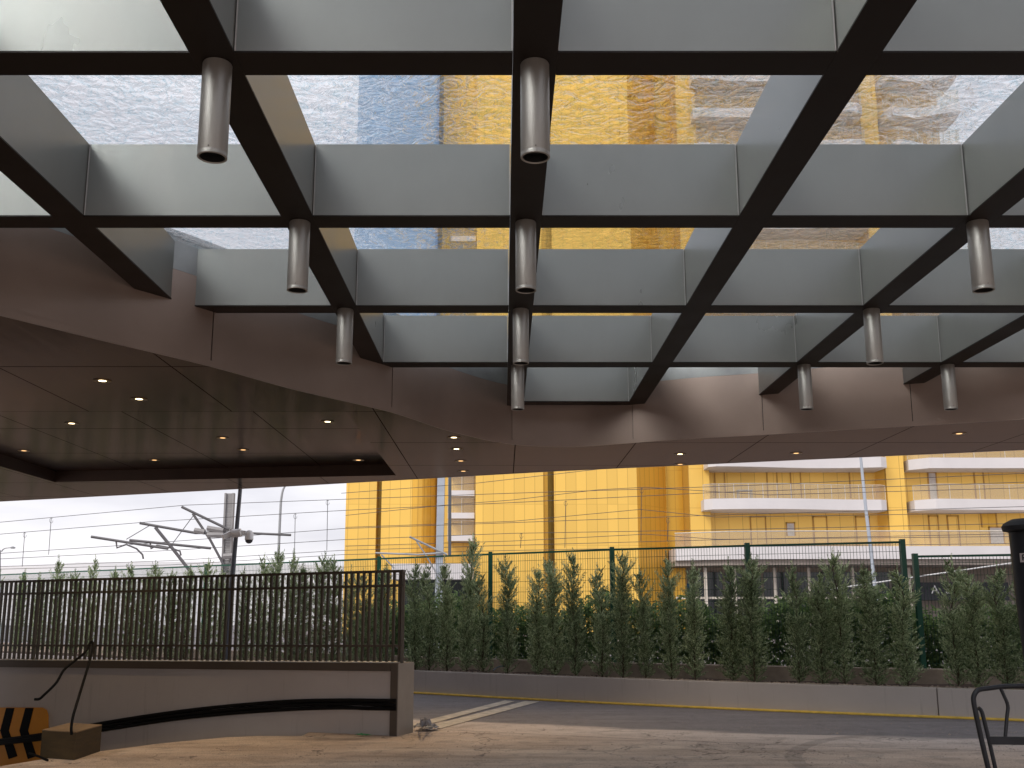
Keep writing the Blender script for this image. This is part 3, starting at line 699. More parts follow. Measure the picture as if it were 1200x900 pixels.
for x, y, pln, on, l in dls:
    z = ZS if pln == 'S' else ZC
    p = atZ(x, y, z)
    o = empty('recessed_downlight', 'small round recessed downlight, ' + l, 'downlight', (p.x, p.y, z), 'recessed downlights in the bronze soffit')
    m_ = MB(); r = .072; n = 24
    vs = []; 
    for rr, zz in ((r + .018, -.0015), (r + .018, -.007), (r * .9, -.007), (r * .55, -.003)):
        for j in range(n): vs.append((rr * math.cos(6.28318 * j / n), rr * math.sin(6.28318 * j / n), zz))
    m_.add(vs, [(i * n + j, (i + 1) * n + j, (i + 1) * n + (j + 1) % n, i * n + (j + 1) % n) for i in range(3) for j in range(n)])
    m_.build('ring', 'brass', o)
    m_ = MB(); m_.lathe([(.001, -.0032), (r * .56, -.0034)], n=n); m_.f = [f for f in m_.f if len(f) == 4]; m_.build('lens', 'lamp_on' if on else 'lamp_dim', o)
    if on or pln == 'C':
        li = bpy.data.lights.new('downlight', 'SPOT'); li.energy = 60 if on else 30; li.color = (1, .72, .42); li.spot_size = R(95); li.spot_blend = .8; li.shadow_soft_size = .05
        lo = bpy.data.objects.new('downlight', li); C.objects.link(lo); lo.parent = o; lo.location = (0, 0, -.02)

# ------------------------------------------------------------------ green mesh fence
def fp(x):  # point on fence line under pixel column x
    best = None
    for a, b in zip(FNp, FNp[1:]):
        for k in range(12):
            q = a.lerp(b, k / 12); v = q - EYEV; zc = v.dot(FW); px = CX + v.dot(RT) / zc * F
            if best is None or abs(px - x) < best[0]: best = (abs(px - x), q, )
    return Vector((best[1].x, best[1].y + .1, 0))
posts = [-120, 17, 235, 441, 573, 720, 885, 1074]
ZF = 2.64
gf = empty('mesh_fence', 'green welded mesh fence with square posts behind the conifers', 'fence', fp(573))
def post(x, z, par):
    p = fp(x); m_ = MB(); m_.box((p.x - .04, p.y - .04, .6), (p.x + .04, p.y + .04, z + .06)); kid(m_, 'post', 'green', par); return p
def mesh_panel(a, b, z, par):
    m_ = MB(); d = b - a; Lx = d.length; u = d.normalized(); n = int(Lx / .0508)
    for i in range(1, n):
        q = a + u * (i * Lx / n); m_.bar((q.x, q.y, .66), (q.x, q.y, z), .0055)
    zz = .7
    while zz < z - .05:
        m_.bar((a.x, a.y + .008, zz), (b.x, b.y + .008, zz), .007)
        zz += .2
    kid(m_, 'mesh_panel', 'wiregreen', par)
    m_ = MB(); m_.bar((a.x, a.y, z + .01), (b.x, b.y, z + .01), .035, .035); kid(m_, 'top_rail', 'green', par)
pv = None
for x in posts:
    p = post(x, ZF, gf)
    if pv is not None: mesh_panel(pv, p, ZF, gf)
    pv = p
gf2 = empty('mesh_fence', 'lower stretch of green mesh fence starting at the right, behind the last conifers', 'fence', fp(1090))
a = post(1089, 2.40, gf2); b = post(1290, 2.40, gf2); mesh_panel(a, b, 2.40, gf2)

# ------------------------------------------------------------------ conifers
def spray(m_, p, d, L_, blades, rnd, wd=.42):
    """a feathery frond: blades leaving both sides of a short stem"""
    side = d.cross(Vector((rnd.uniform(-1, 1), rnd.uniform(-1, 1), rnd.uniform(-.3, .3)))).normalized()
    for k in range(blades):
        t = (k + rnd.random()) / blades; q = p + d * (L_ * t) + Vector((0, 0, .12 * L_ * t * t))
        bl = L_ * wd * (1 - .62 * t) * rnd.uniform(.7, 1.2) + .012
        dirn = (d * .85 + side * (1 if k % 2 else -1) * .65 + Vector((rnd.uniform(-.25, .25), rnd.uniform(-.25, .25), rnd.uniform(0, .3)))).normalized()
        wv = dirn.cross(Vector((rnd.uniform(-1, 1), rnd.uniform(-1, 1), rnd.uniform(-1, 1)))).normalized() * (.0055 + .003 * rnd.random())
        m_.add([q - wv * .5, q + wv * .5, q + dirn * bl * .55 + wv, q + dirn * bl, q + dirn * bl * .55 - wv], [(0, 1, 2, 3, 4)])
def conifer(seed, h, bare):
    rnd = random.Random(seed); fo = MB(); tr = MB()
    lead = [Vector((0, 0, 0))]
    for i in range(1, 8): lead.append(Vector((rnd.uniform(-.012, .012) * i, rnd.uniform(-.012, .012) * i, h * i / 7)))
    tr.tube(lead, .018, 7, .004)
    def ctr(z):
        f = min(6.999, z / h * 7); i = int(f); return lead[i].lerp(lead[i + 1], f - i)
    nb = int(150 * h / 2.1); top = bare
    for i in range(nb):
        u = (i / nb) ** .92; z = h * (.015 + .93 * u)
        if u > top and rnd.random() < .42: continue
        az = i * 2.39996 + rnd.uniform(-.5, .5)
        if u <= top:
            rad = (.245 - .085 * (u / top)) * (.8 + .2 * min(1, u / .12)) * rnd.uniform(.7, 1.12); up = rnd.uniform(.5, 1.2)
        else:
            t = (u - top) / (1 - top); rad = (.22 * (1 - t) ** .8 + .03) * rnd.uniform(.45, 1.25); up = rnd.uniform(.8, 1.7)
        d = Vector((math.cos(az), math.sin(az), up)).normalized(); L_ = min(rad / max(.4, math.hypot(d.x, d.y)) * .95, .40)
        p0 = ctr(z)
        tr.tube([p0, p0 + d * L_ * .75], .004, 3, .002, cap=False)
        if u < top and i % 2 == 0: spray(fo, p0, (d + Vector((0, 0, 1.5))).normalized(), .14, 12, rnd)
        if u > top:
            spray(fo, p0 + d * L_ * .12, d, L_, int(18 + 30 * L_), rnd, .34)
            if rnd.random() < .6: spray(fo, p0 + d * L_ * .3, (d + Vector((rnd.uniform(-.5, .5), rnd.uniform(-.5, .5), .2))).normalized(), L_ * .6, 12, rnd)
        else:
            for k in range(4):
                t = .16 + .8 * k / 4; q = p0 + d * (L_ * t)
                dd = (d + Vector((rnd.uniform(-.6, .6), rnd.uniform(-.6, .6), rnd.uniform(-.1, .5)))).normalized()
                spray(fo, q, dd, rnd.uniform(.085, .16), 10, rnd)
    spray(fo, ctr(h * .88), Vector((0, 0, 1)), h * .12, 30, rnd, .3)
    o = empty('conifer_tree', 'x', 'conifer', (0, 0, 0), 'young conifers planted in the long planter')
    tr.build('trunk', 'bark', o); fo.build('crown', 'conifer', o); return o
protos = [conifer(100 + i, 2.05 + .12 * i, (.55, .7, .62, .8, .66)[i]) for i in range(5)]
def treepos(px, dy):
    lo, hi = -15., 13.
    tab = [tuple(q) for q in FWp]
    for _ in range(40):
        md = (lo + hi) / 2; q = Vector((md, poly_y(tab, md) + dy, .38)) - EYEV; x = CX + q.dot(RT) / q.dot(FW) * F
        if x < px: lo = md
        else: hi = md
    return Vector((lo, poly_y(tab, lo) + dy, .36))
def px_to_h(p, ytop):
    q = p - EYEV; d = ray(CX + q.x / q.dot(FW) * F, ytop); return EYE + d.z * (p.y / d.y) - p.z
# (pixel column, pixel of the tip)
TR = [(-14, 655), (18, 668), (42, 672), (62, 652), (85, 668), (102, 652), (127, 664), (147, 660), (163, 672), (176, 658), (196, 668), (215, 662), (240, 655), (258, 668), (285, 665), (302, 650), (318, 642), (338, 645), (352, 660), (371, 648), (390, 652), (408, 664), (427, 668), (446, 660),
      (487, 655), (503, 660), (524, 655), (547, 628), (566, 670), (595, 652), (630, 664), (651, 652), (675, 645), (706, 662), (730, 645), (757, 665), (787, 648), (815, 657), (860, 655), (884, 650), (937, 660), (965, 668), (990, 645), (1027, 660), (1064, 662), (1124, 652), (1148, 668), (1183, 660), (1216, 655)]
ordn = ['first', 'second', 'third', 'fourth', 'fifth', 'sixth', 'seventh', 'eighth', 'ninth', 'tenth', 'eleventh', 'twelfth', 'thirteenth', 'fourteenth', 'fifteenth', 'sixteenth', 'seventeenth', 'eighteenth', 'nineteenth', 'twentieth', 'twenty-first', 'twenty-second', 'twenty-third', 'twenty-fourth', 'twenty-fifth', 'twenty-sixth']
rnd = random.Random(21); used = set()
nl = sum(1 for t in TR if t[0] < 470)
for i, (px, ty) in enumerate(TR):
    k = (i * 3 + rnd.randrange(2)) % 5
    if k in used: o = copy_tree(protos[k])
    else: o = protos[k]; used.add(k)
    p = treepos(px, .42 + rnd.uniform(-.08, .1)); h0 = 2.05 + .12 * k; h = max(1.5, px_to_h(p, ty))
    o.location = p; o.rotation_euler[2] = rnd.uniform(0, 6.28); o.rotation_euler[0] = rnd.uniform(-.02, .02); o.rotation_euler[1] = rnd.uniform(-.025, .025)
    s = h / h0; wv = rnd.uniform(.86, 1.08) * (1.1 if px > 800 else 1); o.scale = (wv, wv, s)
    if i < nl: o['label'] = 'young conifer behind the slatted fence, %s from the left' % ordn[i]
    else: o['label'] = 'slender young conifer in the open planter, %s right of the wall end post' % ordn[i - nl]
for k in range(5):
    if k not in used:
        for c in list(protos[k].children): bpy.data.objects.remove(c)
        bpy.data.objects.remove(protos[k])

# hedge behind the mesh fence
def hedge(name, label, x0, x1, dy, wd, ztop, n, seed, mat='hedge'):
    rd = random.Random(seed); m_ = MB(); tab = [tuple(q) for q in FNp]
    for i in range(n):
        x = rd.uniform(x0, x1); f = rd.random(); yy = poly_y(tab, x) + dy + wd * rd.random()
        tp = ztop + .16 * math.sin(x * 1.7 + seed) + .12 * math.sin(x * 4.1) + rd.uniform(-.25, .1)
        z = .15 + (tp - .15) * f ** .75
        s = rd.uniform(.022, .05); a = Vector((rd.uniform(-1, 1), rd.uniform(-1, 1), rd.uniform(-.2, 1))).normalized(); b = a.cross(Vector((rd.uniform(-1, 1), rd.uniform(-1, 1), rd.uniform(-1, 1)))).normalized()
        p = Vector((x, yy, z)); m_.add([p - a * s * 1.6, p + b * s * .6, p + a * s * 1.6, p - b * s * .6], [(0, 1, 2, 3)])
    return tag(m_.build(name, mat), label, 'hedge')
hedge('hedge', 'loose green hedge behind the mesh fence, in front of the yellow building', -3.4, 12, .45, .8, 1.66, 60000, 4)

# ------------------------------------------------------------------ background: gold tower
BY = 75.0
def bX(px): return (px - 590) * (BY * CT + 5 * math.sin(TH)) / F
def bZ(py, Y=BY): return atY(600, py, Y).z
gt = empty('yellow_tower', 'tall yellow clad apartment tower with white wavy balconies and blue glass upper left', 'building', (0, BY, 0))
def tb(name, mat, x0, x1, z0, z1, y0, y1): m_ = MB(); m_.box((x0, y0 - 0, z0), (x1, y1, z1)); return kid(m_, name, mat, gt)
ZTOP = 64.; ZBL = 17.5
XS = {k: bX(k) for k in (404, 440, 446, 482, 512, 523, 557, 637, 643, 650, 748, 790, 813, 838, 1045, 1079, 1300)}
# left volume: gold below, blue glass above
tb('wall', 'gold', XS[404], XS[440], 0, ZBL, BY, BY + 14); tb('recess', 'gold_dark_shade', XS[440], XS[446], 0, ZBL, BY + 1.2, BY + 14)
tb('wall', 'gold', XS[446], XS[482], 0, ZBL, BY, BY + 14)
def curved(x0, x1, z0, z1, y0, depth, mat, name='curved_wall', n=8):
    P_ = [(x0 + (x1 - x0) * math.sin(k / n * math.pi / 2), y0 + depth * (1 - math.cos(k / n * math.pi / 2))) for k in range(n + 1)] + [(x1, y0 + 14), (x0, y0 + 14)]
    m_ = MB(); m_.prism(P_, z0, z1); return kid(m_, name, mat, gt)
curved(XS[482], XS[512], 0, ZBL, BY, 4, 'gold_fine')
tb('blue_curtain_wall', 'blue', XS[404], XS[404] + 6.3, ZBL, ZTOP, BY + .3, BY + 14)
tb('blue_curtain_wall', 'blue_dark', XS[404] + 6.3, XS[523] - .9, ZBL, ZTOP, BY - .3, BY + 14)
tb('balcony_back', 'gold', XS[512], XS[557], 0, ZTOP, BY + 2.0, BY + 14)
tb('wall', 'gold', XS[557], XS[637], 0, ZTOP, BY, BY + 14)
tb('recess', 'gold_deep_shade', XS[637], XS[643], 0, ZTOP, BY + .8, BY + 14); tb('recess', 'gold_dark_shade', XS[643], XS[650], 0, ZTOP, BY + 2.4, BY + 14)
tb('wall', 'gold', XS[650], XS[748], 0, ZTOP, BY, BY + 14)
m_ = MB(); m_.prism([(XS[748], BY), (XS[790], BY + 3), (XS[790], BY + 14), (XS[748], BY + 14)], 0, ZTOP); kid(m_, 'angled_wall', 'gold_fine', gt)
tb('recess', 'gold_deep_shade', XS[790], XS[813], 0, ZTOP, BY + 3.6, BY + 14)
X35 = 35.5
tb('wall', 'gold_wide', XS[813], X35, 5.0, ZTOP, BY + 2.5, BY + 14)
tb('wall', 'gold_wide', X35, 62, 5.0, 14, BY + 2.5, BY + 14)
m_ = MB(); m_.prism([(bX(1045), BY + 2.5), (bX(1050), BY + 1), (bX(1072), BY + 1), (bX(1080), BY + 2.5)], 5.0, ZTOP); kid(m_, 'pier', 'gold_wide', gt)
tb('wall', 'gold_wide', XS[813], XS[838], 5.0, ZTOP, BY + 1.2, BY + 2.5)
tb('ground_wall', 'beige', XS[790] + .1, 62, 0, 4.99, BY + 4, BY + 14)
# balconies
z1_ = bZ(591.5); ST = (bZ(541.5) - z1_) * .985
def balcony(x0, x1, z, seed, hh=.78, yb=BY + 2.6, depth=3.0, wave=.5, rounded=0):
    rd = random.Random(seed); ph = rd.uniform(0, 6.28) if seed > 4 else seed * 1.3; n = 26; P_ = []
    for k in range(n + 1):
        t = k / n; e = min(1, min(t, 1 - t) * 16 + .35) if rounded else min(1, min(t, 1 - t) * 40 + .75)
        P_.append((x0 + (x1 - x0) * t, yb - depth * e ** .5 - wave * math.sin(t * 5.2 + ph)))
    pf = [Vector((x, y, 0)) for x, y in P_]
    P_ = P_ + [(x1, yb), (x0, yb)]
    m_ = MB(); m_.prism(P_, z - hh / 2, z + hh / 2); b = kid(m_, 'balcony_slab', 'podium', gt)
    rl = strip_wall([p + Vector((0, .12, 0)) for p in pf], z + hh / 2, z + hh / 2 + 1.08, .03)
    r = rl.build('balcony_railing', 'railglass', b)
    tr_ = MB(); tr_.tube([p + Vector((0, .13, z + hh / 2 + 1.1)) for p in pf], .02, 4)
    for k in range(0, n + 1, 2 if x1 - x0 > 5 else 13): tr_.bar(pf[k] + Vector((0, .13, z + hh / 2)), pf[k] + Vector((0, .13, z + hh / 2 + 1.1)), .03)
    tr_.build('handrail', 'rail', b)
    return b
nfl = int((ZTOP - z1_) / ST)
for f in range(nfl):
    z = z1_ + f * ST
    balcony(XS[838] - (.7 if f == 0 else .4), XS[1045], z, f)
    if f < 3: balcony(XS[1079], 60, z, f + 2, rounded=1)
    else: balcony(XS[1079], X35 + .5, z, f + 30, rounded=1)
for f in range(nfl + 1):
    z = bZ(630) + f * (bZ(577) - bZ(630)) / 2
    if z < ZTOP: balcony(XS[523] + .05, XS[557] - .02, z, 60 + f, .42, BY + 2.0, 1.5, 0)
# door and window leaves behind the balconies
def opening(px0, px1, py0, py1, mat, nm, y=BY + 2.5):
    k = (y * CT + 5 * math.sin(TH)) / (BY * CT + 5 * math.sin(TH))
    x0, x1 = bX(px0) * k, bX(px1) * k; z1, z0 = bZ(py0, y), bZ(py1, y)
    m_ = MB(); t = .09
    for a, b in (((x0, z0), (x0 + t, z1)), ((x1 - t, z0), (x1, z1)), ((x0, z1 - t), (x1, z1))): m_.box((a[0], y - .06, a[1]), (b[0], y + .02, b[1]))
    fr = kid(m_, nm, 'frame', gt)
    p_ = MB(); p_.box((x0 + t, y - .03, z0), (x1 - t, y + .01, z1 - t)); kid(p_, 'leaf', mat, gt) if False else None
    l_ = p_.build('pane', mat, fr); l_.location = (0, 0, 0)
for a, b in ((840, 853), (902, 915), (930, 943), (1000, 1016)): opening(a, b, 549, 584, 'gold', 'door')
for a, b in ((880, 899), (954, 971), (1004, 1021)): opening(a, b, 605, 640, 'gold_wide', 'door')
opening(1093, 1104, 553, 585, 'doorwhite', 'door'); opening(1148, 1160, 549, 585, 'gold', 'door')
opening(922, 933, 612, 628, 'doorwhite', 'window'); opening(1112, 1126, 604, 640, 'gold', 'door'); opening(1152, 1171, 600, 618, 'gold_deep_shade', 'window'); opening(1090, 1102, 604, 640, 'gold', 'door')
opening(1160, 1178, 617, 637, 'doorwhite', 'window')
# balcony table
tbx = atY(872, 582, BY + .8)
# podium at right
z2, z3 = bZ(655, BY - 2), bZ(640, BY - 2)
m_ = MB(); P_ = [(bX(792), BY + 3.4), (bX(792), BY + .2), (bX(850), BY - 1.6), (bX(930), BY - 2.0), (62, BY - 2.4), (62, BY + 3.4)]; m_.prism(P_, z2, z3); kid(m_, 'podium_band', 'podium', gt)
m_ = MB(); m_.prism([(x, y + .35) for x, y in P_[1:5]] + [(62, BY + 3.3), (bX(792), BY + 3.3)], bZ(663), z2 - .004); kid(m_, 'podium_soffit', 'beige', gt)
rl = strip_wall([Vector((x, y + .15, 0)) for x, y in P_[1:5]], z3 + .003, z3 + 1.05, .03); kid(rl, 'podium_railing', 'railglass', gt)
tr_ = MB(); tr_.tube([Vector((x, y + .16, z3 + 1.08)) for x, y in P_[1:5]], .04, 5); kid(tr_, 'podium_handrail', 'rail', gt)
zb = bZ(663)
def shop(px0, px1, py0, py1, mat, nm, y=BY + 3.9): m_ = MB(); m_.box((bX(px0), y, bZ(py1)), (bX(px1), y + .12, bZ(py0))); return kid(m_, nm, mat, gt)
for a, b, m in ((792, 824, 'blueglass'), (828, 858, 'darkglass'), (862, 905, 'darkglass'), (909, 945, 'darkglass'), (949, 996, 'darkglass'), (1000, 1030, 'darkglass'), (1034, 1062, 'darkglass'), (1066, 1090, 'darkglass')): shop(a, b, 668 if m == 'darkglass' else 682, 735, m, 'shop_window')
for x in (826, 860, 907, 947, 998, 1064): shop(x - 1.7, x + 1.7, 665, 735, 'mullion', 'column', BY + .2)
shop(792, 1062, 699.3, 701.8, 'mullion', 'transom', BY + .6)
shop(1066, 1250, 703, 735, 'beige', 'shop_front', BY + 3.7)
sb = shop(1078, 1185, 682, 703, 'shopdark', 'sign_board', BY + 1.0)
t = text_mesh('A  S  \\', .85, 'sign_lettering', 'white', gt, (bX(1116), 3.35, bZ(691)), (R(90), 0, 0)); t.location = (bX(1110), .9, bZ(691))
# podium at left behind trees
m_ = MB(); m_.box((bX(470), BY - 6, bZ(682)), (bX(556), BY - 1, bZ(665))); kid(m_, 'podium_band', 'podium', gt)
m_ = MB(); m_.box((bX(474), BY - 4, 0), (bX(553), BY - 1.2, bZ(682) - .01)); kid(m_, 'ground_floor', 'darkglass', gt)
tb('roof', 'roof', XS[404], X35, ZTOP + .01, ZTOP + .5, BY, BY + 14)

# balcony table as a small thing
m_ = MB(); bt = empty('balcony_table', 'small grey table standing on the middle balcony of the yellow building', 'table', (tbx.x, BY + .6, z1_ + .39))
m_.box((-.55, -.3, .72), (.55, .3, .76)); m_.build('tabletop', 'galv', bt)
for sx in (-.48, .48):
    for sy in (-.24, .24): m_ = MB(); m_.box((sx - .025, sy - .025, 0), (sx + .025, sy + .025, .72)); m_.build('leg', 'galv', bt)

# ------------------------------------------------------------------ railway masts, arms, wires
RY = 42.
def A(x, y, Y=RY): return atY(x, y, Y)
ms = empty('catenary_mast', 'pale grey railway mast with cantilever arms, left of the dark camera pole', 'mast', A(264, 735))
m_ = MB(); a = A(261, 760); b = A(269.5, 578)
for s in (-1, 1): m_.bar(a + Vector((s * .16, 0, 0)), b + Vector((s * .16, 0, 0)), .07, .22)
for k in range(60):
    q = a.lerp(b, k / 60); q2 = a.lerp(b, (k + .93) / 60); m_.bar(q, q2, .27, .05)
m_.v = [(x, y, max(0, z)) for x, y, z in m_.v]
kid(m_, 'mast_post', 'concrete_mast', ms)
def arm(pts, r, par, nm='arm', mat='arm', Y=RY - .3):
    m2 = MB(); m2.tube([A(x, y, Y) for x, y in pts], r * 1.35, 6); return kid(m2, nm, mat, par, smooth=True)
arm([(213, 594), (268, 620.5)], .045, ms); arm([(226, 602), (246, 632), (267, 671)], .04, ms, 'strut')
arm([(164, 613), (229, 624.5), (262, 624)], .045, ms); arm([(182, 618), (200, 640), (228, 676)], .05, ms, 'strut')
arm([(107, 629), (197, 643)], .045, ms); arm([(152, 633), (247, 642.5)], .045, ms)
arm([(297, 625), (341, 627)], .04, ms); arm([(266, 628), (297, 625)], .04, ms)
for p_ in ([(228, 621.5), (240, 623.5)], [(243, 619), (262, 622)], [(243, 627), (262, 627)], [(262, 652), (276, 651)]): arm(p_, .09, ms, 'insulator', 'concrete_mast')
arm([(136, 633), (137, 642), (148, 638), (160, 643), (167, 650), (168, 655)], .028, ms, 'registration_arm')
arm([(176, 636), (177, 643), (184, 639), (200, 642), (211, 646), (212, 651)], .028, ms, 'registration_arm')
arm([(148, 632), (175, 616)], .012, ms, 'stay'); arm([(200, 640), (226, 605)], .012, ms, 'stay')
m2 = empty('catenary_mast', 'pale blue-grey mast rising in front of the yellow building', 'mast', A(514, 745))
m_ = MB(); a, b = A(513, 760), A(519, 470); a.z = 0; m_.bar(a, b, .3, .3); kid(m_, 'mast_post', 'paleblue', m2)
m_ = MB(); a, b = A(518.2, 652), A(519, 470); m_.bar(a + Vector((.3, .1, 0)), b + Vector((.3, .1, 0)), .12, .2); kid(m_, 'side_channel', 'darkpole', m2)
arm([(480, 629), (524, 650)], .035, m2, mat='galv'); arm([(440, 648), (490, 650), (518, 648)], .03, m2, mat='galv'); arm([(488, 634), (500, 652), (522, 690)], .025, m2, 'strut', 'galv'); arm([(447, 650), (462, 666)], .025, m2, 'strut', 'galv')
arm([(330, 622), (306, 650)], .03, m2, 'strut') if False else None
# wires
wl_ = [([(-60, 618), (0, 612), (217, 592), (405, 585), (600, 578), (760, 573), (900, 568), (1260, 552)], 42, 36, 'uppermost'),
       ([(-60, 631), (0, 626), (175, 611.5), (405, 598), (600, 589), (840, 577), (1260, 563)], 42, 36, 'second from the top'),
       ([(-60, 652), (0, 648.5), (130, 640), (400, 619.5), (600, 612.5), (840, 603.5), (1260, 592)], 44, 38, 'third from the top'),
       ([(-60, 659), (0, 655), (200, 645), (400, 632.5), (600, 625), (840, 621), (1260, 612)], 44, 38, 'fourth from the top'),
       ([(-60, 667), (0, 664), (200, 657), (400, 645), (600, 639), (840, 632.5), (1260, 624)], 46, 40, 'fifth from the top'),
       ([(-60, 669), (0, 667), (200, 662), (400, 650), (600, 645), (840, 641), (1260, 636)], 46, 40, 'lowest'),
       ([(400, 578), (560, 566), (700, 550), (760, 545)], 42, 41, 'short steep one high on the yellow facade'),
       ([(405, 604), (520, 592), (600, 586), (700, 574), (757, 571), (900, 580), (1260, 570)], 42, 38, 'slanting one crossing the two upper wires'),
       ([(405, 618), (600, 611), (750, 597), (840, 606), (1260, 600)], 43, 39, 'peaked one crossing the middle wires'),
       ([(405, 640), (600, 634), (757, 626), (840, 632), (1260, 628)], 43, 39, 'peaked one just above the mesh fence')]
for pts, y0, y1, l in wl_:
    n = len(pts); x0, x1 = pts[0][0], pts[-1][0]
    P_ = [atY(x, y, y0 + (y1 - y0) * (x - x0) / (x1 - x0)) for x, y in pts]
    m_ = MB(); m_.tube(P_, .0115, 5); tag(m_.build('overhead_wire', 'wire', smooth=True), 'thin dark overhead railway wire, ' + l, 'wire', 'overhead railway wires')
for i, (x, ya, yb, d) in enumerate([(60, 607, 650, 'at far left'), (29, 624, 664, 'left, shorter'), (384, 586, 645, 'long one just left of the yellow building'), (346, 602, 655, 'left of the long one beside the yellow building'), (752, 572, 634, 'tall one before the middle of the yellow facade'), (663, 587, 642, 'left of the tall one on the yellow facade'), (783, 607, 634, 'short one right of the tall one'), (611, 625, 642, 'short one near the mesh fence post')]):
    m_ = MB(); m_.tube([atY(x, ya, 41), atY(x - 1 + (x < 200) * -2, yb, 41.5)], .012, 4); m_.tube([atY(x + 2 * math.cos(t * .7), ya + 3 + 3 * math.sin(t * .7), 41) for t in range(9)], .008, 3)
    tag(m_.build('dropper_wire', 'wire'), 'vertical dropper wire with a small loop, ' + d, 'wire', 'dropper wires')
m_ = MB(); m_.tube([atY(970, 691, 30), atY(1080, 675, 30), atY(1240, 652, 29)], .02, 5); tag(m_.build('pale_cable', 'wirepale'), 'pale cable slanting up to the right in front of the shop fronts', 'cable')
# street lamps
def lamp(pts, r0, r1, mat, label, Y, head=None):
    p0 = atY(*pts[0], Y); o = empty('street_lamp', label, 'lamp post', (p0.x, p0.y, 0)); P_ = [atY(x, y, Y) for x, y in pts]
    P_[0].z = 0; m_ = MB(); m_.tube(catmull(P_, 4), r0, 8, r1); kid(m_, 'pole', mat, o, smooth=True)
    if head:
        q = atY(*head, Y); m_ = MB(); m_.lathe([(.02, .09), (.12, .05), (.16, 0), (.1, -.04)], (q.x, q.y, q.z), 10); kid(m_, 'lamp_head', 'galv', o, smooth=True)
lamp([(323, 760), (326, 660), (328.5, 600), (330, 582), (333, 571), (341, 562), (352, 556)], .07, .04, 'galv', 'thin grey street lamp with curved arm, right of the dark camera pole', 48, (355, 555))
lamp([(1032, 735), (1021, 650), (1014, 590), (1008.5, 535), (1004, 500)], .085, .055, 'paleblue', 'pale blue-grey tall lamp post in front of the right-hand balconies', 44, (1004, 499))
lamp([(0, 760), (0, 655), (2, 646), (6, 642.5), (14, 641.5)], .05, .03, 'galv', 'small distant street lamp with a short curved arm at far left', 60, (15, 642))
# camera pole
PYc = 20.6; a = atY(263.5, 773, PYc); b = atY(284.5, 540, PYc)
cp = empty('camera_pole', 'slim dark grey pole with white security cameras behind the slatted fence', 'pole', (a.x, a.y, 0))
m_ = MB(); dn = (a - b); a0 = a + dn * (a.z / -dn.z if dn.z else 0); m_.tube([a0, b], .058, 10, .036); kid(m_, 'pole_shaft', 'darkpole', cp, smooth=True)
q = atY(278, 625, PYc)
m_ = MB(); m_.bar(q + Vector((-.12, -.05, .04)), q + Vector((.18, -.05, .0)), .05, .09); m_.tube([q + Vector((-.08, -.06, -.01)), q + Vector((.09, -.06, .01))], .085, 10); kid(m_, 'bracket', 'white', cp)
bc = atY(268, 627, PYc)
m_ = MB(); m_.bar(atY(261, 629.5, PYc - .1), atY(272, 624.5, PYc), .11, .10); m_.bar(atY(271, 625, PYc), atY(277, 624, PYc), .04); kid(m_, 'bullet_camera', 'white', cp, bevel=.006)
dc = atY(292, 628, PYc)
m_ = MB(); m_.lathe([(.005, .115), (.05, .105), (.082, .05), (.086, -.075), (.078, -.08)], dc, 16); m_.bar(q + Vector((.09, 0, 0)), dc + Vector((-.05, 0, .0)), .025); kid(m_, 'dome_camera', 'white', cp, smooth=True)
m_ = MB(); m_.lathe([(.076, -.079), (.07, -.115), (.04, -.145), (.001, -.155)], dc, 16); m_.f = [f for f in m_.f if len(f) == 4]; kid(m_, 'dome_lens', 'lensgrey', cp, smooth=True)
# distant low white roof and parked cars behind the hedge
m_ = MB(); P_ = [atY(x, y, 130) for x, y in ((-60, 665), (60, 662), (90, 659), (240, 658), (430, 664), (430, 716), (-60, 716))]
n = len(P_); m_.add([p for p in P_] + [p + Vector((0, 12, 0)) for p in P_], [tuple(range(n))[::-1], tuple(range(n, 2 * n))] + [(i, (i + 1) % n, (i + 1) % n + n, i + n) for i in range(n)])
for i in range(len(m_.v)):
    if m_.v[i][2] < 4: m_.v[i] = (m_.v[i][0], m_.v[i][1], 0)
M['hazy'] = basic('pale_hall', (.78, .79, .82), .6, 0, .05, .05)
tag(m_.build('distant_hall', 'hazy'), 'long low pale hall on the horizon behind the slatted fence', 'building')

# ------------------------------------------------------------------ right foreground: metal bar chair and charcoal column
Yk = 6.1
ch = empty('metal_chair', 'black tubular metal high chair cut by the right edge of the photo', 'chair', (atY(1160, 900, Yk).x, Yk, 0))
def K(x, y, d=0): return atY(x, y, Yk + d)
def foot(x, y, d=0, sx=.02):
    q = K(x, y, d); q2 = K(x - 5, y - 45, d); v = q - q2; return q + v * (q.z / -v.z)
arm_pts = [(1158, 900), (1150, 866), (1144, 838), (1141, 822), (1141.5, 815), (1145, 809.5), (1150, 807.5), (1160, 806.3), (1173, 804.6), (1190, 804), (1215, 804), (1232, 806), (1240, 812), (1243, 830), (1244, 900)]
P_ = [foot(1158, 900)] + catmull([K(x, y) for x, y in arm_pts[0:]], 4) + [Vector((K(1244, 900).x + .02, Yk, 0))]
m_ = MB(); m_.tube(P_, .0145, 10); kid(m_, 'arm_and_leg_frame', 'blackmetal', ch, smooth=True)
P_ = [K(1146.5, 829.5), K(1150, 833), K(1153, 843), K(1160, 872), K(1167, 903)]; P_ = catmull(P_, 3); P_ += [foot(1167, 903)]
m_ = MB(); m_.tube(P_, .012, 8); kid(m_, 'inner_leg', 'blackmetal', ch, smooth=True)
m_ = MB(); m_.tube(catmull([K(1172, 805.5), K(1176, 814), K(1181, 827), K(1180, 840), K(1178, 864)], 4), .0105, 8); kid(m_, 'arm_bracket', 'blackmetal', ch, smooth=True)
a, b = K(1158.5, 867.5), K(1240, 868.5)
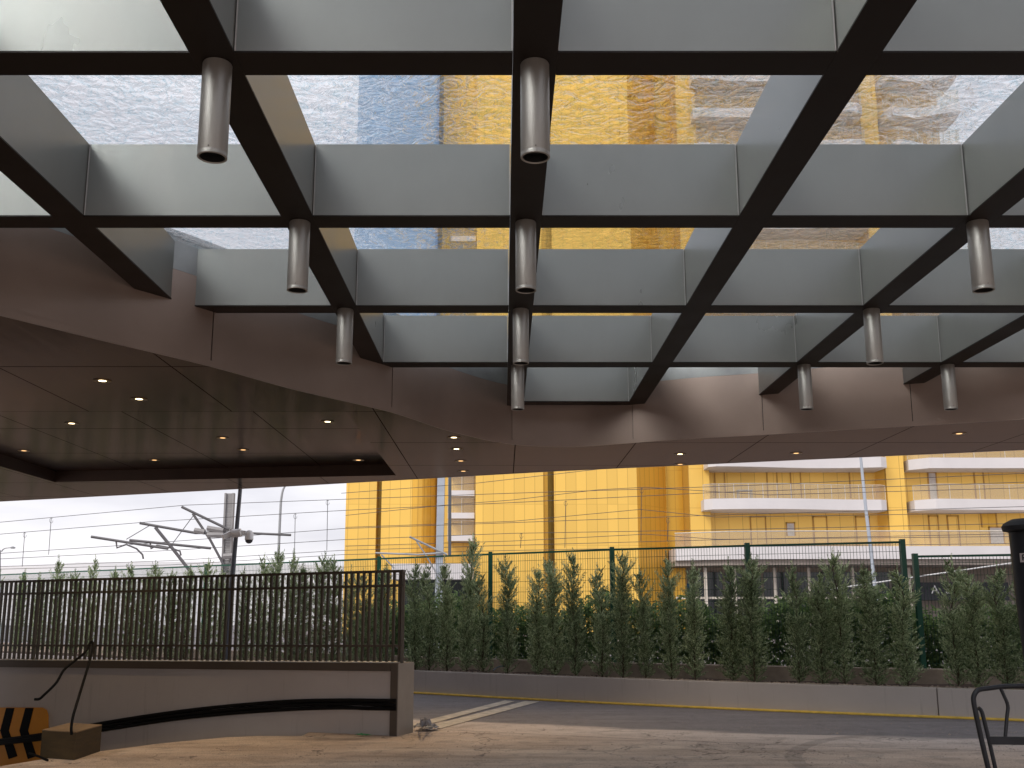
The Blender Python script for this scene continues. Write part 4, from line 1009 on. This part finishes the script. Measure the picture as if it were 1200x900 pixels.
m_ = MB(); m_.bar(a, b, .03, .045); kid(m_, 'seat_rail', 'blackmetal', ch, bevel=.004)
m_ = MB(); m_.box((a.x + .02, Yk + .02, a.z - .005), (b.x - .02, Yk + .04, a.z + .012)); kid(m_, 'seat_edge', 'blackmetal', ch)
# ---- charcoal column unit
Yp = 8.2; e = atY(1191.5, 690, Yp); RC = .17
pc = Vector((e.x + RC, Yp, 0)); cu = empty('patio_column', 'tall charcoal column with round overhanging cap and small stickers at the right edge', 'column', pc)
zc_ = atY(1190, 621, Yp).z
m_ = MB(); m_.lathe([(RC * .72, .0), (RC * .80, .7), (RC * 1.0, 1.65), (RC * 1.03, zc_ - .02)], pc, 32); kid(m_, 'column_body', 'charcoal', cu, smooth=True)
m_ = MB(); m_.lathe([(RC * 1.0, zc_ - .018), (RC * 1.28, zc_ - .004), (RC * 1.32, zc_ + .03), (RC * 1.22, zc_ + .055), (RC * .9, zc_ + .085), (.01, zc_ + .09)], pc, 36); kid(m_, 'cap', 'charcoal', cu, smooth=True)
def curvep(ang, z, r=RC * 1.03 + .003): return Vector((pc.x + r * math.sin(ang), pc.y - r * math.cos(ang), z))
za, zb_ = atY(1192, 649, Yp).z, atY(1192, 659.5, Yp).z
m_ = MB(); n = 10
vs = [curvep(-1.12 + .9 * k / n, z) for k in range(n + 1) for z in (zb_, za)]; m_.add(vs, [(2 * k, 2 * k + 2, 2 * k + 3, 2 * k + 1) for k in range(n)]); kid(m_, 'sticker', 'sticker', cu)
zt1, zt0 = atY(1192, 635, Yp).z, atY(1192, 643.5, Yp).z
m_ = MB()
def tri_(a0, a1, z0, z1, r, am=None): am = (a0 + a1) / 2; return [curvep(a0, z0, r), curvep(a1, z0, r), curvep(am, z1, r)]
r0 = RC * 1.03 + .004
m_.add(tri_(-.82, -.46, zt0, zt1, r0), [(0, 1, 2)]); kid(m_, 'warning_triangle', 'sticker', cu)
m_ = MB(); m_.add(tri_(-.75, -.53, zt0 + .008, zt1 - .018, r0 + .002), [(0, 1, 2)]); kid(m_, 'triangle_mark', 'charcoal', cu)
# letters "RE" built on the curved face
m_ = MB(); hL = (za - zb_) * .62; z0 = zb_ + (za - zb_) * .19; rr = r0 + .002
def seg(a0, z0_, a1, z1_, wd=.008):
    p, q = curvep(a0, z0_, rr), curvep(a1, z1_, rr); m_.bar(p, q, wd, .002, up=(-.5, -.9, 0))
def lettR(a):
    seg(a, z0, a, z0 + hL); seg(a, z0 + hL, a + .12, z0 + hL); seg(a + .12, z0 + hL, a + .12, z0 + hL * .5); seg(a, z0 + hL * .5, a + .12, z0 + hL * .5); seg(a + .04, z0 + hL * .5, a + .13, z0)
def lettE(a):
    seg(a, z0, a, z0 + hL)
    for t in (0, .5, 1): seg(a, z0 + hL * t, a + .12, z0 + hL * t)
lettR(-.98); lettE(-.76); kid(m_, 'sticker_lettering', 'charcoal', cu)
# loose grit and gravel crumbs on the paving
random.seed(31); m_ = MB()
for i in range(2600):
    px, py = random.uniform(-20, 1220), 846 + 70 * random.random() ** .8
    if px < 470 and py < 905 - (px > 120) * 22 - (px > 260) * 14: continue
    q = atZ(px, py, 0); s_ = random.uniform(.003, .010) * (1.8 if random.random() < .04 else 1)
    a_ = random.random() * 3; vs = [(q.x + s_ * math.cos(a_ + k * 1.57), q.y + s_ * math.sin(a_ + k * 1.57), .0008) for k in range(4)] + [(q.x, q.y, s_ * .9)]
    m_.add(vs, [(0, 1, 4), (1, 2, 4), (2, 3, 4), (3, 0, 4)])
tag(m_.build('grit', 'kerbback'), 'loose grit and tiny crumbs scattered over the dusty paving', 'grit', kind='stuff')
